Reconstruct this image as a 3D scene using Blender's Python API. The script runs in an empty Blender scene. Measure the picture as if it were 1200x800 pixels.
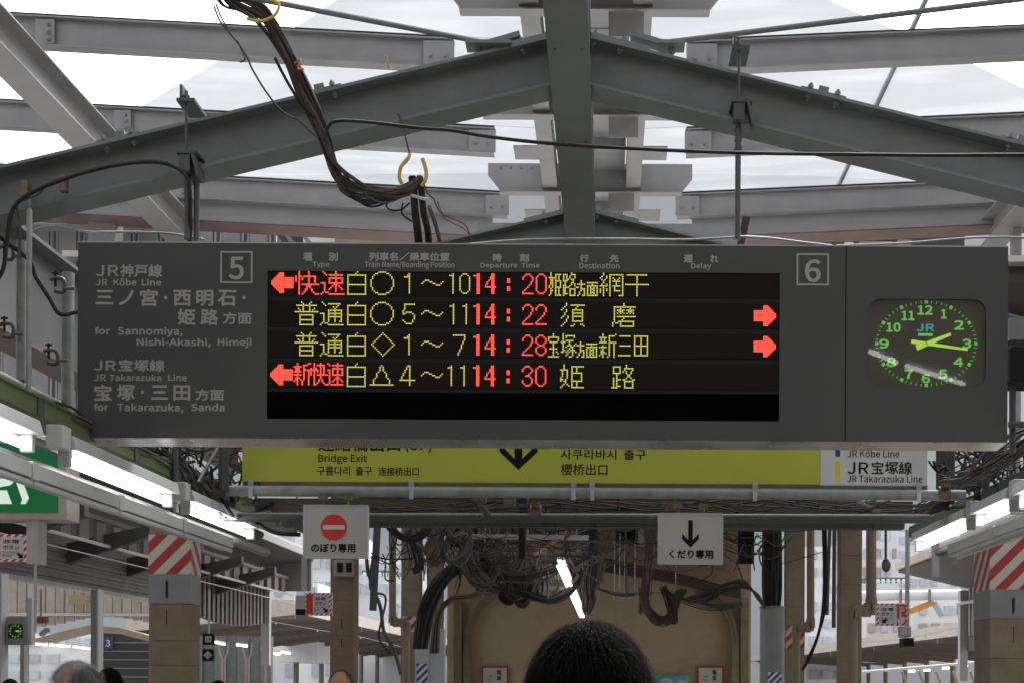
import bpy, math, random
from mathutils import Vector, Matrix
random.seed(7)
R = math.radians
sc = bpy.context.scene
COL = sc.collection

# ------------------------------------------------------------------ camera
F = 1667.0                      # focal length in photo pixels (1200 wide)
EYE = 1.6
VPX, VPY = 712.0, 795.0
ROLL = R(0.3)
cam_d = bpy.data.cameras.new('camera')
cam = bpy.data.objects.new('camera', cam_d); COL.objects.link(cam)
cam.location = (0, 0, EYE)
cam.rotation_euler = (Matrix.Rotation(R(90), 3, 'X') @ Matrix.Rotation(ROLL, 3, 'Z')).to_euler()
cam_d.sensor_fit = 'HORIZONTAL'; cam_d.sensor_width = 36.0
cam_d.lens = 36.0 * F / 1200.0
cam_d.shift_x = (600 - VPX) / 1200.0
cam_d.shift_y = (VPY - 400) / 1200.0
cam_d.clip_start = 0.05; cam_d.clip_end = 3000
sc.camera = cam

# ------------------------------------------------------------------ sky and sun
w = bpy.data.worlds.new('World'); sc.world = w; w.use_nodes = True
nt = w.node_tree; nt.nodes.clear()
sky = nt.nodes.new('ShaderNodeTexSky'); sky.sky_type = 'NISHITA'; sky.sun_disc = False
SUN_EL, SUN_ROT = R(48), R(12)
sky.sun_elevation = SUN_EL; sky.sun_rotation = SUN_ROT; sky.dust_density = 6; sky.air_density = 1.0
hsv = nt.nodes.new('ShaderNodeHueSaturation'); hsv.inputs['Saturation'].default_value = 0.15
hsv.inputs['Value'].default_value = 1.0
bg = nt.nodes.new('ShaderNodeBackground'); bg.inputs['Strength'].default_value = 0.15
wo = nt.nodes.new('ShaderNodeOutputWorld')
nt.links.new(sky.outputs[0], hsv.inputs['Color']); nt.links.new(hsv.outputs[0], bg.inputs['Color'])
nt.links.new(bg.outputs[0], wo.inputs['Surface'])
sun_d = bpy.data.lights.new('sun', 'SUN'); sun_d.energy = 1.0; sun_d.angle = R(25); sun_d.color = (1, .97, .93)
sun = bpy.data.objects.new('sun', sun_d); COL.objects.link(sun)
sd = Vector((math.sin(SUN_ROT) * math.cos(SUN_EL), math.cos(SUN_ROT) * math.cos(SUN_EL), math.sin(SUN_EL)))
sun.rotation_euler = sd.to_track_quat('Z', 'Y').to_euler(); sun.location = (0, 0, 30)
sc.view_settings.view_transform = 'Standard'; sc.view_settings.look = 'None'
sc.view_settings.exposure = 1.4; sc.view_settings.gamma = 1.0
sc.cycles.max_bounces = 8; sc.cycles.transparent_max_bounces = 16
sc.cycles.use_denoising = True

# ------------------------------------------------------------------ helpers
CR, SR = math.cos(ROLL), math.sin(ROLL)
def V(px, py, y):
    """photo pixel seen at depth y -> point in the world"""
    dx, dz = px - VPX, VPY - py
    ux, uz = dx * CR - dz * SR, dx * SR + dz * CR
    return Vector((ux * y / F, y, EYE + uz * y / F))
def S(n, y): return n * y / F

MATS = {}
def mat(name, col, rough=.6, metal=0, var=.12, scale=6, bump=.0, bscale=60, emit=0, spec=.5, stain=None, stain_amt=0, sscale=2.5):
    if name in MATS: return MATS[name]
    m = bpy.data.materials.new(name); m.use_nodes = True
    t = m.node_tree; b = t.nodes['Principled BSDF']
    b.inputs['Roughness'].default_value = rough; b.inputs['Metallic'].default_value = metal
    b.inputs['Specular IOR Level'].default_value = spec
    tc = t.nodes.new('ShaderNodeTexCoord')
    n = t.nodes.new('ShaderNodeTexNoise'); n.inputs['Scale'].default_value = scale; n.inputs['Detail'].default_value = 6
    t.links.new(tc.outputs['Object'], n.inputs['Vector'])
    cr = t.nodes.new('ShaderNodeValToRGB')
    cr.color_ramp.elements[0].position = .3; cr.color_ramp.elements[1].position = .7
    cr.color_ramp.elements[0].color = (*[c * (1 - var) for c in col], 1)
    cr.color_ramp.elements[1].color = (*[min(1, c * (1 + var)) for c in col], 1)
    t.links.new(n.outputs['Fac'], cr.inputs['Fac'])
    out = cr.outputs['Color']
    if stain:
        n2 = t.nodes.new('ShaderNodeTexNoise'); n2.inputs['Scale'].default_value = sscale; n2.inputs['Detail'].default_value = 8
        n2.inputs['Roughness'].default_value = .7
        t.links.new(tc.outputs['Object'], n2.inputs['Vector'])
        r2 = t.nodes.new('ShaderNodeValToRGB'); r2.color_ramp.elements[0].position = .5; r2.color_ramp.elements[1].position = .72
        r2.color_ramp.elements[0].color = (0, 0, 0, 1); r2.color_ramp.elements[1].color = (stain_amt,) * 3 + (1,)
        mx = t.nodes.new('ShaderNodeMixRGB'); mx.inputs[2].default_value = (*stain, 1)
        t.links.new(n2.outputs['Fac'], r2.inputs['Fac']); t.links.new(r2.outputs['Color'], mx.inputs[0])
        t.links.new(out, mx.inputs[1]); out = mx.outputs[0]
    t.links.new(out, b.inputs['Base Color'])
    # roughness variation
    mr = t.nodes.new('ShaderNodeMapRange'); mr.inputs[3].default_value = max(.05, rough - .1); mr.inputs[4].default_value = min(1, rough + .12)
    t.links.new(n.outputs['Fac'], mr.inputs[0]); t.links.new(mr.outputs[0], b.inputs['Roughness'])
    if bump:
        n3 = t.nodes.new('ShaderNodeTexNoise'); n3.inputs['Scale'].default_value = bscale; n3.inputs['Detail'].default_value = 4
        t.links.new(tc.outputs['Object'], n3.inputs['Vector'])
        bp = t.nodes.new('ShaderNodeBump'); bp.inputs['Strength'].default_value = bump; bp.inputs['Distance'].default_value = .01
        t.links.new(n3.outputs['Fac'], bp.inputs['Height']); t.links.new(bp.outputs[0], b.inputs['Normal'])
    if emit:
        b.inputs['Emission Color'].default_value = (*col, 1); b.inputs['Emission Strength'].default_value = emit
    MATS[name] = m; return m

def emat(name, col, strength):
    if name in MATS: return MATS[name]
    m = bpy.data.materials.new(name); m.use_nodes = True; t = m.node_tree
    b = t.nodes['Principled BSDF']; b.inputs['Base Color'].default_value = (*[c * .3 for c in col], 1)
    b.inputs['Emission Color'].default_value = (*col, 1); b.inputs['Emission Strength'].default_value = strength
    b.inputs['Roughness'].default_value = .5
    MATS[name] = m; return m

def stripes(name, c1, c2, period, slope=1.0):
    if name in MATS: return MATS[name]
    m = mat(name, c1, .5); t = m.node_tree; b = t.nodes['Principled BSDF']
    tc = t.nodes.new('ShaderNodeTexCoord'); sp = t.nodes.new('ShaderNodeSeparateXYZ')
    t.links.new(tc.outputs['Object'], sp.inputs[0])
    a = t.nodes.new('ShaderNodeMath'); a.operation = 'MULTIPLY_ADD'; a.inputs[1].default_value = -slope
    t.links.new(sp.outputs['X'], a.inputs[0]); t.links.new(sp.outputs['Z'], a.inputs[2])
    y2 = t.nodes.new('ShaderNodeMath'); y2.operation = 'ADD'
    t.links.new(a.outputs[0], y2.inputs[0]); t.links.new(sp.outputs['Y'], y2.inputs[1])
    d = t.nodes.new('ShaderNodeMath'); d.operation = 'DIVIDE'; d.inputs[1].default_value = period
    t.links.new(y2.outputs[0], d.inputs[0])
    f = t.nodes.new('ShaderNodeMath'); f.operation = 'FRACT'; t.links.new(d.outputs[0], f.inputs[0])
    g = t.nodes.new('ShaderNodeMath'); g.operation = 'GREATER_THAN'; g.inputs[1].default_value = .5
    t.links.new(f.outputs[0], g.inputs[0])
    mx = t.nodes.new('ShaderNodeMixRGB'); mx.inputs[1].default_value = (*c1, 1); mx.inputs[2].default_value = (*c2, 1)
    t.links.new(g.outputs[0], mx.inputs[0]); t.links.new(mx.outputs[0], b.inputs['Base Color'])
    return m

class MB:
    def __init__(s): s.v = []; s.f = []
    def add(s, vs, fs):
        o = len(s.v); s.v += [Vector(v) for v in vs]; s.f += [tuple(i + o for i in f) for f in fs]; return s
    def box(s, a, b):
        (x0, y0, z0), (x1, y1, z1) = a, b
        x0, x1 = min(x0, x1), max(x0, x1); y0, y1 = min(y0, y1), max(y0, y1); z0, z1 = min(z0, z1), max(z0, z1)
        vs = [(x0, y0, z0), (x1, y0, z0), (x1, y1, z0), (x0, y1, z0), (x0, y0, z1), (x1, y0, z1), (x1, y1, z1), (x0, y1, z1)]
        return s.add(vs, [(0, 3, 2, 1), (4, 5, 6, 7), (0, 1, 5, 4), (1, 2, 6, 5), (2, 3, 7, 6), (3, 0, 4, 7)])
    def obar(s, p0, p1, wd, ht, up=(0, 0, 1), off=(0, 0)):
        """box section bar from p0 to p1; wd along side, ht along up; off = (side, up) offset"""
        p0, p1 = Vector(p0), Vector(p1); d = (p1 - p0).normalized(); sd = d.cross(Vector(up)).normalized(); u = sd.cross(d).normalized()
        c = sd * off[0] + u * off[1]
        vs = [p + c + sd * a * wd / 2 + u * b * ht / 2 for p in (p0, p1) for a, b in ((-1, -1), (1, -1), (1, 1), (-1, 1))]
        return s.add(vs, [(3, 2, 1, 0), (4, 5, 6, 7), (0, 1, 5, 4), (1, 2, 6, 5), (2, 3, 7, 6), (3, 0, 4, 7)])
    def ibeam(s, p0, p1, h, wd, tf=.012, tw=.008, up=(0, 0, 1)):
        """p0, p1 on the centre line of the underside"""
        s.obar(p0, p1, wd, tf, up, (0, tf / 2)); s.obar(p0, p1, wd, tf, up, (0, h - tf / 2))
        return s.obar(p0, p1, tw, h - 2 * tf, up, (0, h / 2))
    def tube(s, pts, r, n=8, cap=True):
        pts = [Vector(p) for p in pts]; m = len(pts)
        rs = r if isinstance(r, (list, tuple)) else [r] * m
        ring = []; u = None; o = len(s.v); vs = []
        for i, p in enumerate(pts):
            d = (pts[min(i + 1, m - 1)] - pts[max(i - 1, 0)])
            d = d.normalized() if d.length > 1e-9 else Vector((0, 0, 1))
            if u is None:
                u = d.orthogonal().normalized()
            u = (u - d * u.dot(d)); u = u.normalized() if u.length > 1e-6 else d.orthogonal().normalized()
            b = d.cross(u)
            for k in range(n):
                a = 2 * math.pi * k / n; vs.append(p + (u * math.cos(a) + b * math.sin(a)) * rs[i])
        fs = [(i * n + k, i * n + (k + 1) % n, (i + 1) * n + (k + 1) % n, (i + 1) * n + k) for i in range(m - 1) for k in range(n)]
        if cap: fs += [tuple(range(n - 1, -1, -1)), tuple(range((m - 1) * n, m * n))]
        return s.add(vs, fs)
    def prism(s, poly, y0, y1):
        """poly: list of (x, z); extruded from y0 to y1"""
        n = len(poly)
        vs = [(x, y0, z) for x, z in poly] + [(x, y1, z) for x, z in poly]
        fs = [tuple(range(n)), tuple(range(2 * n - 1, n - 1, -1))] + [(i, i + n, (i + 1) % n + n, (i + 1) % n) for i in range(n)]
        return s.add(vs, fs)
    def ball(s, c, rx, ry=None, rz=None, n=12, m=8):
        ry = ry or rx; rz = rz or rx; c = Vector(c); vs = [c + Vector((0, 0, rz))]
        for i in range(1, m):
            t = math.pi * i / m
            for k in range(n):
                a = 2 * math.pi * k / n
                vs.append(c + Vector((rx * math.sin(t) * math.cos(a), ry * math.sin(t) * math.sin(a), rz * math.cos(t))))
        vs.append(c - Vector((0, 0, rz))); L = len(vs) - 1
        fs = [(0, 1 + k, 1 + (k + 1) % n) for k in range(n)]
        for i in range(m - 2):
            fs += [(1 + i * n + k, 1 + (i + 1) * n + k, 1 + (i + 1) * n + (k + 1) % n, 1 + i * n + (k + 1) % n) for k in range(n)]
        fs += [(L, 1 + (m - 2) * n + (k + 1) % n, 1 + (m - 2) * n + k) for k in range(n)]
        return s.add(vs, fs)
    def build(s, name, m, parent=None, smooth=False, loc=None, bevel=0):
        st = name.endswith('_'); name = name.rstrip('_')          # trailing _ : small joined pieces, kind stuff
        o3 = wloc(parent) if parent else Vector(loc) if loc else Vector((0, 0, 0))
        me = bpy.data.meshes.new(name); me.from_pydata([v - o3 for v in s.v], [], s.f)
        me.validate(); me.update()
        if m: me.materials.append(m)
        if smooth:
            me.shade_smooth()
            try: me.set_sharp_from_angle(angle=R(40))
            except Exception: pass
        o = bpy.data.objects.new(name, me); COL.objects.link(o)
        if st: o['kind'] = 'stuff'
        if parent: o.parent = parent
        else: o.location = o3
        if bevel:
            b = o.modifiers.new('b', 'BEVEL'); b.width = bevel; b.segments = 2; b.limit_method = 'ANGLE'
        return o

WL = {}
def wloc(o):
    v = Vector((0, 0, 0))
    while o: v += o.location; o = o.parent
    return v
def thing(name, label, cat, loc=(0, 0, 0), group=None):
    o = bpy.data.objects.new(name, None); COL.objects.link(o); o.location = loc
    o.empty_display_size = .1
    o['label'] = label; o['category'] = cat
    if group: o['group'] = group
    return o
def tag(o, label, cat, group=None):
    o['label'] = label; o['category'] = cat
    if group: o['group'] = group
    return o
def struct(o): o['kind'] = 'structure'; return o
def stuff(o): o['kind'] = 'stuff'; return o
def dup(root, loc, label=None):
    r = root.copy(); COL.objects.link(r); r.location = loc
    if label: r['label'] = label
    for ch in list(root.children):
        c = ch.copy(); COL.objects.link(c); c.parent = r
        for g in list(ch.children):
            d = g.copy(); COL.objects.link(d); d.parent = c
    return r
def spline(pts, k=8):
    pts = [Vector(p) for p in pts]; P = [pts[0]] + pts + [pts[-1]]; out = []
    for i in range(1, len(P) - 2):
        a, b, c, d = P[i - 1:i + 3]
        for j in range(k):
            t = j / k
            out.append(.5 * ((2 * b) + (c - a) * t + (2 * a - 5 * b + 4 * c - d) * t * t + (3 * b - a - 3 * c + d) * t ** 3))
    out.append(pts[-1]); return out
def hexbolt(mb, c, r, h, axis=(0, -1, 0)):
    c = Vector(c); a = Vector(axis).normalized(); mb.tube([c, c + a * h], r, 6); mb.tube([c + a * h, c + a * h * 1.6], r * .5, 6)

import os
FONT = None
try:
    _p = os.path.join(bpy.utils.system_resource('DATAFILES'), 'fonts', 'Noto Sans CJK Regular.woff2')
    if os.path.exists(_p): FONT = bpy.data.fonts.load(_p)
except Exception: FONT = None
def text(parent, s, x0, x1, yt, yb, y, m, bold=0.0, name='lettering', label=None, lines=None):
    """flat lettering fitted to the photo-pixel box (x0,yt)-(x1,yb) at depth y; bold = stroke growth in photo pixels"""
    cu = bpy.data.curves.new('t', 'FONT'); cu.body = s; cu.resolution_u = 3
    if FONT: cu.font = FONT
    ob = bpy.data.objects.new('t', cu); COL.objects.link(ob)
    bpy.context.view_layer.update()
    me0 = bpy.data.meshes.new_from_object(ob.evaluated_get(bpy.context.evaluated_depsgraph_get()))
    bpy.data.objects.remove(ob)
    vs = [v.co.copy() for v in me0.vertices]; fs = [tuple(p.vertices) for p in me0.polygons]
    bpy.data.meshes.remove(me0)
    ax = min(v.x for v in vs); bx = max(v.x for v in vs); ay = min(v.y for v in vs); by = max(v.y for v in vs)
    c = V((x0 + x1) / 2, (yt + yb) / 2, y); g = S(bold, y) / 2; W = S(x1 - x0, y) - 2 * g; H = S(yb - yt, y) - 2 * g
    offs = [(0, 0)] if bold <= 0 else [(-g, 0), (g, 0), (0, -g), (0, g)] if bold < .9 else [(-g, 0), (g, 0), (0, -g), (0, g), (-.7 * g, -.7 * g), (.7 * g, .7 * g), (.7 * g, -.7 * g), (-.7 * g, .7 * g)]
    mb = MB(); q = 0
    for k, (dx, dz) in enumerate(offs):
        for f in fs:                       # every facet on its own hair-thin level, so that none coincide
            q += 1; yy = y - k * .00006 - (q % 11) * .000005
            p = [(c.x + (vs[i].x - (ax + bx) / 2) / (bx - ax) * W + dx, yy, c.z + (vs[i].y - (ay + by) / 2) / (by - ay) * H + dz) for i in f]
            if (vs[f[1]] - vs[f[0]]).cross(vs[f[2]] - vs[f[0]]).z < 0: p = p[::-1]
            mb.add(p, [tuple(range(len(f)))])
    o = mb.build(name, m, parent)
    if label: o['label'] = label
    return o
def rect(mb, x0, x1, yt, yb, y, d):
    """box whose front face is the photo-pixel rectangle at depth y, d metres deep"""
    c = V((x0 + x1) / 2, (yt + yb) / 2, y); W = S(x1 - x0, y) / 2; H = S(yb - yt, y) / 2
    return mb.box((c.x - W, y, c.z - H), (c.x + W, y + d, c.z + H))

# ------------------------------------------------------------------ materials
M_green = mat('green_grey_paint', (.142, .162, .17), .5, var=.16, scale=5, bump=.15, bscale=30, stain=(.16, .13, .10), stain_amt=.4, sscale=7)
M_white = mat('white_grey_paint', (.19, .188, .19), .5, var=.12, scale=3, stain=(.22, .20, .18), stain_amt=.55, sscale=3)
M_board = mat('charcoal_cabinet', (.047, .052, .051), .55, var=.10, scale=2.5, bump=.04, bscale=200, spec=.35, stain=(.06, .06, .055), stain_amt=.35, sscale=5)
M_letter = mat('silver_grey_print', (.28, .28, .27), .5, var=.05)
M_trim = mat('aluminium_trim', (.30, .285, .28), .28, metal=.8, var=.45, scale=5)
M_black = mat('black_plastic', (.012, .012, .013), .6, spec=.2)
M_led = mat('led_matrix_face', (.035, .028, .026), .6)
M_pipe = mat('galvanised_pipe', (.24, .255, .26), .5, metal=.35, var=.2, scale=14, stain=(.2, .13, .08), stain_amt=.5, sscale=12)
M_dpipe = mat('dark_dusty_pipe', (.075, .08, .083), .6, metal=.2, var=.2, scale=12)
M_cable = mat('black_cable', (.016, .015, .015), .6, var=.3, spec=.3)
M_bcable = mat('brown_black_cable', (.05, .036, .03), .7, var=.4, scale=20)
M_gcable = mat('grey_cable', (.085, .08, .075), .85, var=.45, scale=9, spec=.2)
M_bgcable = mat('beige_cable', (.14, .115, .08), .85, spec=.2, var=.4, scale=12)
M_cream = mat('cream_paint', (.25, .205, .135), .6, var=.12, scale=4, stain=(.16, .12, .08), stain_amt=.7, sscale=3, bump=.1, bscale=40)
M_wall = mat('tan_painted_wall', (.46, .375, .265), .7, var=.06, scale=1.2, stain=(.17, .13, .09), stain_amt=.4, sscale=1.2)
M_conc = mat('dusty_concrete_cladding', (.23, .18, .12), .8, var=.15, scale=5, bump=.3, bscale=25, stain=(.14, .12, .1), stain_amt=.6, sscale=4)
M_lgrey = mat('light_grey_enamel', (.42, .43, .44), .45, var=.05)
M_mgrey = mat('mid_grey_sheet', (.22, .23, .24), .55, var=.08)
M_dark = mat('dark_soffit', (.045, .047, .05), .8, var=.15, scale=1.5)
M_brown = mat('brown_soffit', (.07, .052, .042), .7, var=.15)
M_yel = mat('yellow_green_sign', (.40, .43, .05), .4, var=.03)
M_sign = mat('white_sign_enamel', (.42, .41, .39), .4, var=.03)
M_signw = mat('bright_white_sign', (.55, .55, .56), .4, var=.03)
M_blk = mat('black_print', (.010, .010, .010), .6, spec=.12)
M_red = mat('red_print', (.55, .03, .02), .45)
M_navy = mat('navy_print', (.02, .04, .16), .5)
M_ypr = mat('yellow_print', (.7, .55, .03), .5)
M_brass = mat('brass_coupler', (.16, .125, .08), .5, metal=.4, var=.3, scale=20)
M_tray = mat('green_cable_tray', (.10, .13, .055), .5, var=.2, scale=6, stain=(.1, .09, .05), stain_amt=.6)
M_hook = mat('yellow_sleeve', (.55, .40, .07), .5)
M_skin = mat('skin', (.42, .22, .14), .55, var=.08)
M_hairk = mat('black_hair', (.007, .006, .0055), .75, var=.2, spec=.02)
M_hairg = mat('grey_hair', (.34, .33, .32), .45, var=.5, scale=30)
M_coat = mat('dark_coat_cloth', (.03, .03, .035), .9)
M_coat2 = mat('brown_jacket_cloth', (.10, .07, .05), .9)
M_trou = mat('dark_trousers', (.03, .03, .04), .9)
M_tube = emat('lit_fluorescent_tube', (1, .97, .93), 3.6)
M_tubef = emat('far_fluorescent_tube', (1, .88, .55), 2.2)
M_amber = emat('amber_led', (.62, .60, .10), .37)
M_redled = emat('red_led', (1.0, .065, .04), .68)

# ------------------------------------------------------------------ setting: ground, platform, tracks
struct(MB().box((-400, -60, -1.3), (400, 900, -1.2)).build('ground', mat('ballast_ground', (.24, .22, .20), .95, bump=.5, bscale=8)))
struct(MB().box((-3.4, -12, -1.19), (3.4, 75, 0)).build('platform', mat('platform_asphalt', (.26, .255, .24), .85, bump=.2)))
struct(MB().box((-13.5, -12, -1.19), (-8.0, 110, -.005)).build('platform', mat('platform_asphalt', (.26, .255, .24), .85)))
struct(MB().box((8.0, -12, -1.19), (13.5, 110, -.005)).build('platform', mat('platform_asphalt', (.26, .255, .24), .85)))
mb = MB()
for x in (-6.9, -5.83, 5.0, 6.07): mb.obar((x, -12, -1.12), (x, 400, -1.12), .07, .14)
struct(mb.build('railway_track', mat('rail_steel', (.12, .09, .08), .4, metal=.6)))
mb = MB()
for s in (-1, 1): mb.box((s * 2.95 - .15, -12, .001), (s * 2.95 + .15, 75, .006))
mb.build('tactile_strip', mat('tactile_yellow', (.6, .45, .05), .7)); struct(bpy.data.objects['tactile_strip'])

# ------------------------------------------------------------------ departure board
YB = 5.56
bd = thing('departure_board', 'long charcoal departure board with red and amber LED times, clock at its right end', 'departure board', V(636, 516, YB + .07))
# cabinet: main body and clock body behind ring-shaped front panels
def ring(mb, x0, x1, yt, yb, hx0, hx1, hyt, hyb, y, d):
    rect(mb, x0, x1, yt, hyt, y, d); rect(mb, x0, x1, hyb, yb, y, d)
    rect(mb, x0, hx0, hyt + .0, hyb, y, d); rect(mb, hx1, x1, hyt, hyb, y, d)
def P2(px, py, y):
    # board pixel with the roll taken about the board's own centre, so that the cabinet is a true rectangle
    return V(px, py, y)
bx0 = V(91, 400, YB).x; bx1 = V(1181, 400, YB).x; bz1 = V(636, 287, YB).z; bz0 = V(636, 515, YB).z
ox0 = V(991, 400, YB).x
def BX(px): return V(px, 400, YB).x           # board column
def BZ(py): return V(636, py + 0.0, YB).z     # board row (at its centre)
def rollpy(px, py): return py - .0052 * (px - 636)   # photo y on the board -> y at the board's centre
hx0, hx1 = BX(313), BX(913.5); hz1, hz0 = BZ(319), BZ(492)
mb = MB(); D = .012
mb.box((bx0, YB, hz1), (ox0 - .002, YB + D, bz1)); mb.box((bx0, YB, bz0), (ox0 - .002, YB + D, hz0))
mb.box((bx0, YB, hz0), (hx0, YB + D, hz1)); mb.box((hx1, YB, hz0), (ox0 - .002, YB + D, hz1))
mb.build('front_panel', M_board, bd)
mb = MB(); mb.box((bx0 + .001, YB + D + .001, bz0), (ox0 - .003, YB + .14, bz1 - .001)); mb.build('cabinet', M_board, bd)
mb = MB(); mb.box((bx0, YB, bz1), (bx1, YB + .14, bz1 + .005)); mb.build('top_trim', mat('edge_highlight', (.30, .31, .31), .4, metal=.4), bd)  # sky highlight along the top edge, put into this strip's pale colour
# sloping bright bottom trim
vx = .055
mb = MB(); x0, x1 = bx0, bx1
mb.add([(x0, YB + .001, bz0), (x1, YB + .001, bz0), (x1 - .004, YB + .14, bz0 - .004), (x0 + vx * .4, YB + .14, bz0 - .004),
        (x0, YB + .001, bz0 - .002), (x1, YB + .001, bz0 - .002), (x1 - .004, YB + .14, bz0 - .012), (x0 + vx * .4, YB + .14, bz0 - .012)],
       [(3, 2, 1, 0), (4, 5, 6, 7), (0, 1, 5, 4), (1, 2, 6, 5), (2, 3, 7, 6), (3, 0, 4, 7)])
mb.build('bottom_trim', M_trim, bd)
# LED panel
mb = MB(); mb.box((hx0, YB + .014, hz0), (hx1, YB + .05, hz1)); 
bk = MB().box((hx0, YB + .0085, hz0), (hx1, YB + .0118, hz1)).build('display_backing', M_black, bd)
DP = 1.868                                   # dot pitch in photo pixels
P_m = S(DP, YB)
def led_mat():
    m = mat('led_rows_face', (.02, .016, .015), .8, var=.05, spec=.08); t = m.node_tree; b = t.nodes['Principled BSDF']
    tc = t.nodes.new('ShaderNodeTexCoord'); sp = t.nodes.new('ShaderNodeSeparateXYZ'); t.links.new(tc.outputs['Object'], sp.inputs[0])
    fr = []
    for ax in ('X', 'Z'):
        d = t.nodes.new('ShaderNodeMath'); d.operation = 'DIVIDE'; d.inputs[1].default_value = P_m; t.links.new(sp.outputs[ax], d.inputs[0])
        f = t.nodes.new('ShaderNodeMath'); f.operation = 'FRACT'; t.links.new(d.outputs[0], f.inputs[0])
        q = t.nodes.new('ShaderNodeMath'); q.operation = 'PINGPONG'; q.inputs[1].default_value = .5; t.links.new(f.outputs[0], q.inputs[0]); fr.append(q)
    mn = t.nodes.new('ShaderNodeMath'); mn.operation = 'MINIMUM'; t.links.new(fr[0].outputs[0], mn.inputs[0]); t.links.new(fr[1].outputs[0], mn.inputs[1])
    g = t.nodes.new('ShaderNodeMath'); g.operation = 'GREATER_THAN'; g.inputs[1].default_value = .16; t.links.new(mn.outputs[0], g.inputs[0])
    mx = t.nodes.new('ShaderNodeMixRGB'); mx.inputs[1].default_value = (.007, .006, .006, 1); mx.inputs[2].default_value = (.022, .016, .0145, 1)
    t.links.new(g.outputs[0], mx.inputs[0]); t.links.new(mx.outputs[0], b.inputs['Base Color']); return m
M_ledrow = led_mat()
LX0 = BX(316.6 + .6); ROWZ = [BZ(319.7 + 35.75 * i) for i in range(4)]     # centre of dot (0,0) of each row
for i in range(4):
    mb = MB(); mb.box((hx0 + .004, YB + .0045, ROWZ[i] - 14.9 * P_m), (hx1 - .004, YB + .0084, ROWZ[i] + .9 * P_m))
    mb.build('led_row', M_ledrow, bd)
mb = MB(); mb.box((hx0 + .0, YB + .005, hz0), (hx1 - .0, YB + .0084, BZ(460))); mb.build('blank_row', mat('dead_black', (.002, .002, .002), .9, spec=.0), bd)

def H(r, a, b): return [(c, r) for c in range(a, b + 1)]
def Vv(c, a, b): return [(c, r) for r in range(a, b + 1)]
def L(c0, r0, c1, r1):
    n = max(abs(c1 - c0), abs(r1 - r0)) or 1
    return [(round(c0 + (c1 - c0) * i / n), round(r0 + (r1 - r0) * i / n)) for i in range(n + 1)]
def G(spec):
    out = set()
    for tk in spec.split():
        k = tk[0]; a = [int(q) for q in tk[1:].split(',')]
        out |= set({'h': H, 'v': Vv, 'l': L}[k](*a) if k != 'p' else [(a[0], a[1])])
    return out
def A(rows): return {(c, r) for r, row in enumerate(rows) for c, ch in enumerate(row) if ch == 'X'}
GL = {}
GL['kai'] = A(['..X.....X......', '..X.....X......', '..X.....X......', 'X.XX.XXXXXXXX..', 'X.X.X...X...X..', 'X.X.X...X...X..',
    'X.X.....X...X..', '..X.....X...X..', '..X.XXXXXXXXXXX', '..X....XXX.....', '..X....X.X.....', '..X...XX..X....', '..X...X...X....', '..X..X.....X...', '..X.X.......XXX'])
GL['soku'] = A(['.X.......X.....', '..X......X.....', '...X.XXXXXXXXX.', '.........X.....', '.....XXXXXXXXX.', '.....X...X...X.', '.....X...X...X.',
    'XXX..XXXXXXXXX.', '..X.....XXX....', '..X....X.X.X...', '..X...X..X..X..', '..X..X...X...X.', '..X......X.....', '.X.XX..........', 'X....XXXXXXXXXX'])
GL['shiro'] = G('p6,0 p5,1 h2,0,11 h8,0,11 h14,0,11 v0,2,14 v11,2,14')
GL['fu'] = A(['....X.....X....', '.....X...X.....', '.XXXXXXXXXXXXX.', '.....X...X.....', '..X..X...X..X..', '...X.X...X.X...', 'XXXXXXXXXXXXXXX',
    '...............', '...XXXXXXXXX...', '...X.......X...', '...X.......X...', '...XXXXXXXXX...', '...X.......X...', '...X.......X...', '...XXXXXXXXX...'])
GL['tsu'] = A(['.X.............', '..X..XXXXXXXX..', '...X.......X...', '........X.X....', '.........X.....', '.....XXXXXXXXX.', '.....X...X...X.',
    'XXX..XXXXXXXXX.', '..X..X...X...X.', '..X..XXXXXXXXX.', '..X..X...X...X.', '..X..X...X...X.', '..X..X...X..XX.', '.X.XX..........', 'X....XXXXXXXXXX'])
GL['maru'] = G('h0,5,9 h14,5,9 v0,5,9 v14,5,9 h1,3,4 h1,10,11 h13,3,4 h13,10,11 p2,2 p12,2 p2,12 p12,12 v1,3,4 v1,10,11 v13,3,4 v13,10,11')
GL['dia'] = G('l7,0,0,7 l7,0,14,7 l0,7,7,14 l14,7,7,14')
GL['tri'] = G('l7,1,1,13 l7,1,13,13 h13,0,14')
GL['nami'] = A(['', '', '', '', '', '..XXX..........', '.X...XX......X.', 'X......XX...X..', '.........XXX...'])
GL['a1'] = G('p2,2 h3,0,2 v3,1,13'); GL['b1'] = G('h2,0,1 v2,1,13')
GL['a5'] = G('h1,1,7 v1,2,4 p0,5 p0,6 h6,2,5 h7,0,1 p6,7 v7,8,10 p6,11 p6,12 h13,2,5 p1,12 p0,11')
GL['a4'] = G('l5,1,0,10 v6,1,13 h10,0,9')
GL['a7'] = G('h1,0,7 p7,2 l7,3,3,13')
GL['a0'] = G('h1,2,4 p1,2 p5,2 v0,3,11 v6,3,11 p1,12 p5,12 h13,2,4')
GL['r1'] = G('h2,0,1 v2,1,13 v3,1,13'); GL['r4'] = G('l4,2,0,8 v4,1,13 v5,1,13 h9,0,6 p0,8 p0,9')
GL['colon'] = G('h5,0,1 h6,0,1 h9,0,1 h10,0,1 h4,0,1 h11,0,1')
GL['r2'] = G('h1,2,4 p1,2 p5,2 p0,3 p0,4 p6,3 p6,4 p6,5 p5,6 p5,7 p4,8 p3,9 p2,10 p1,11 p0,12 h13,0,6')
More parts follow.
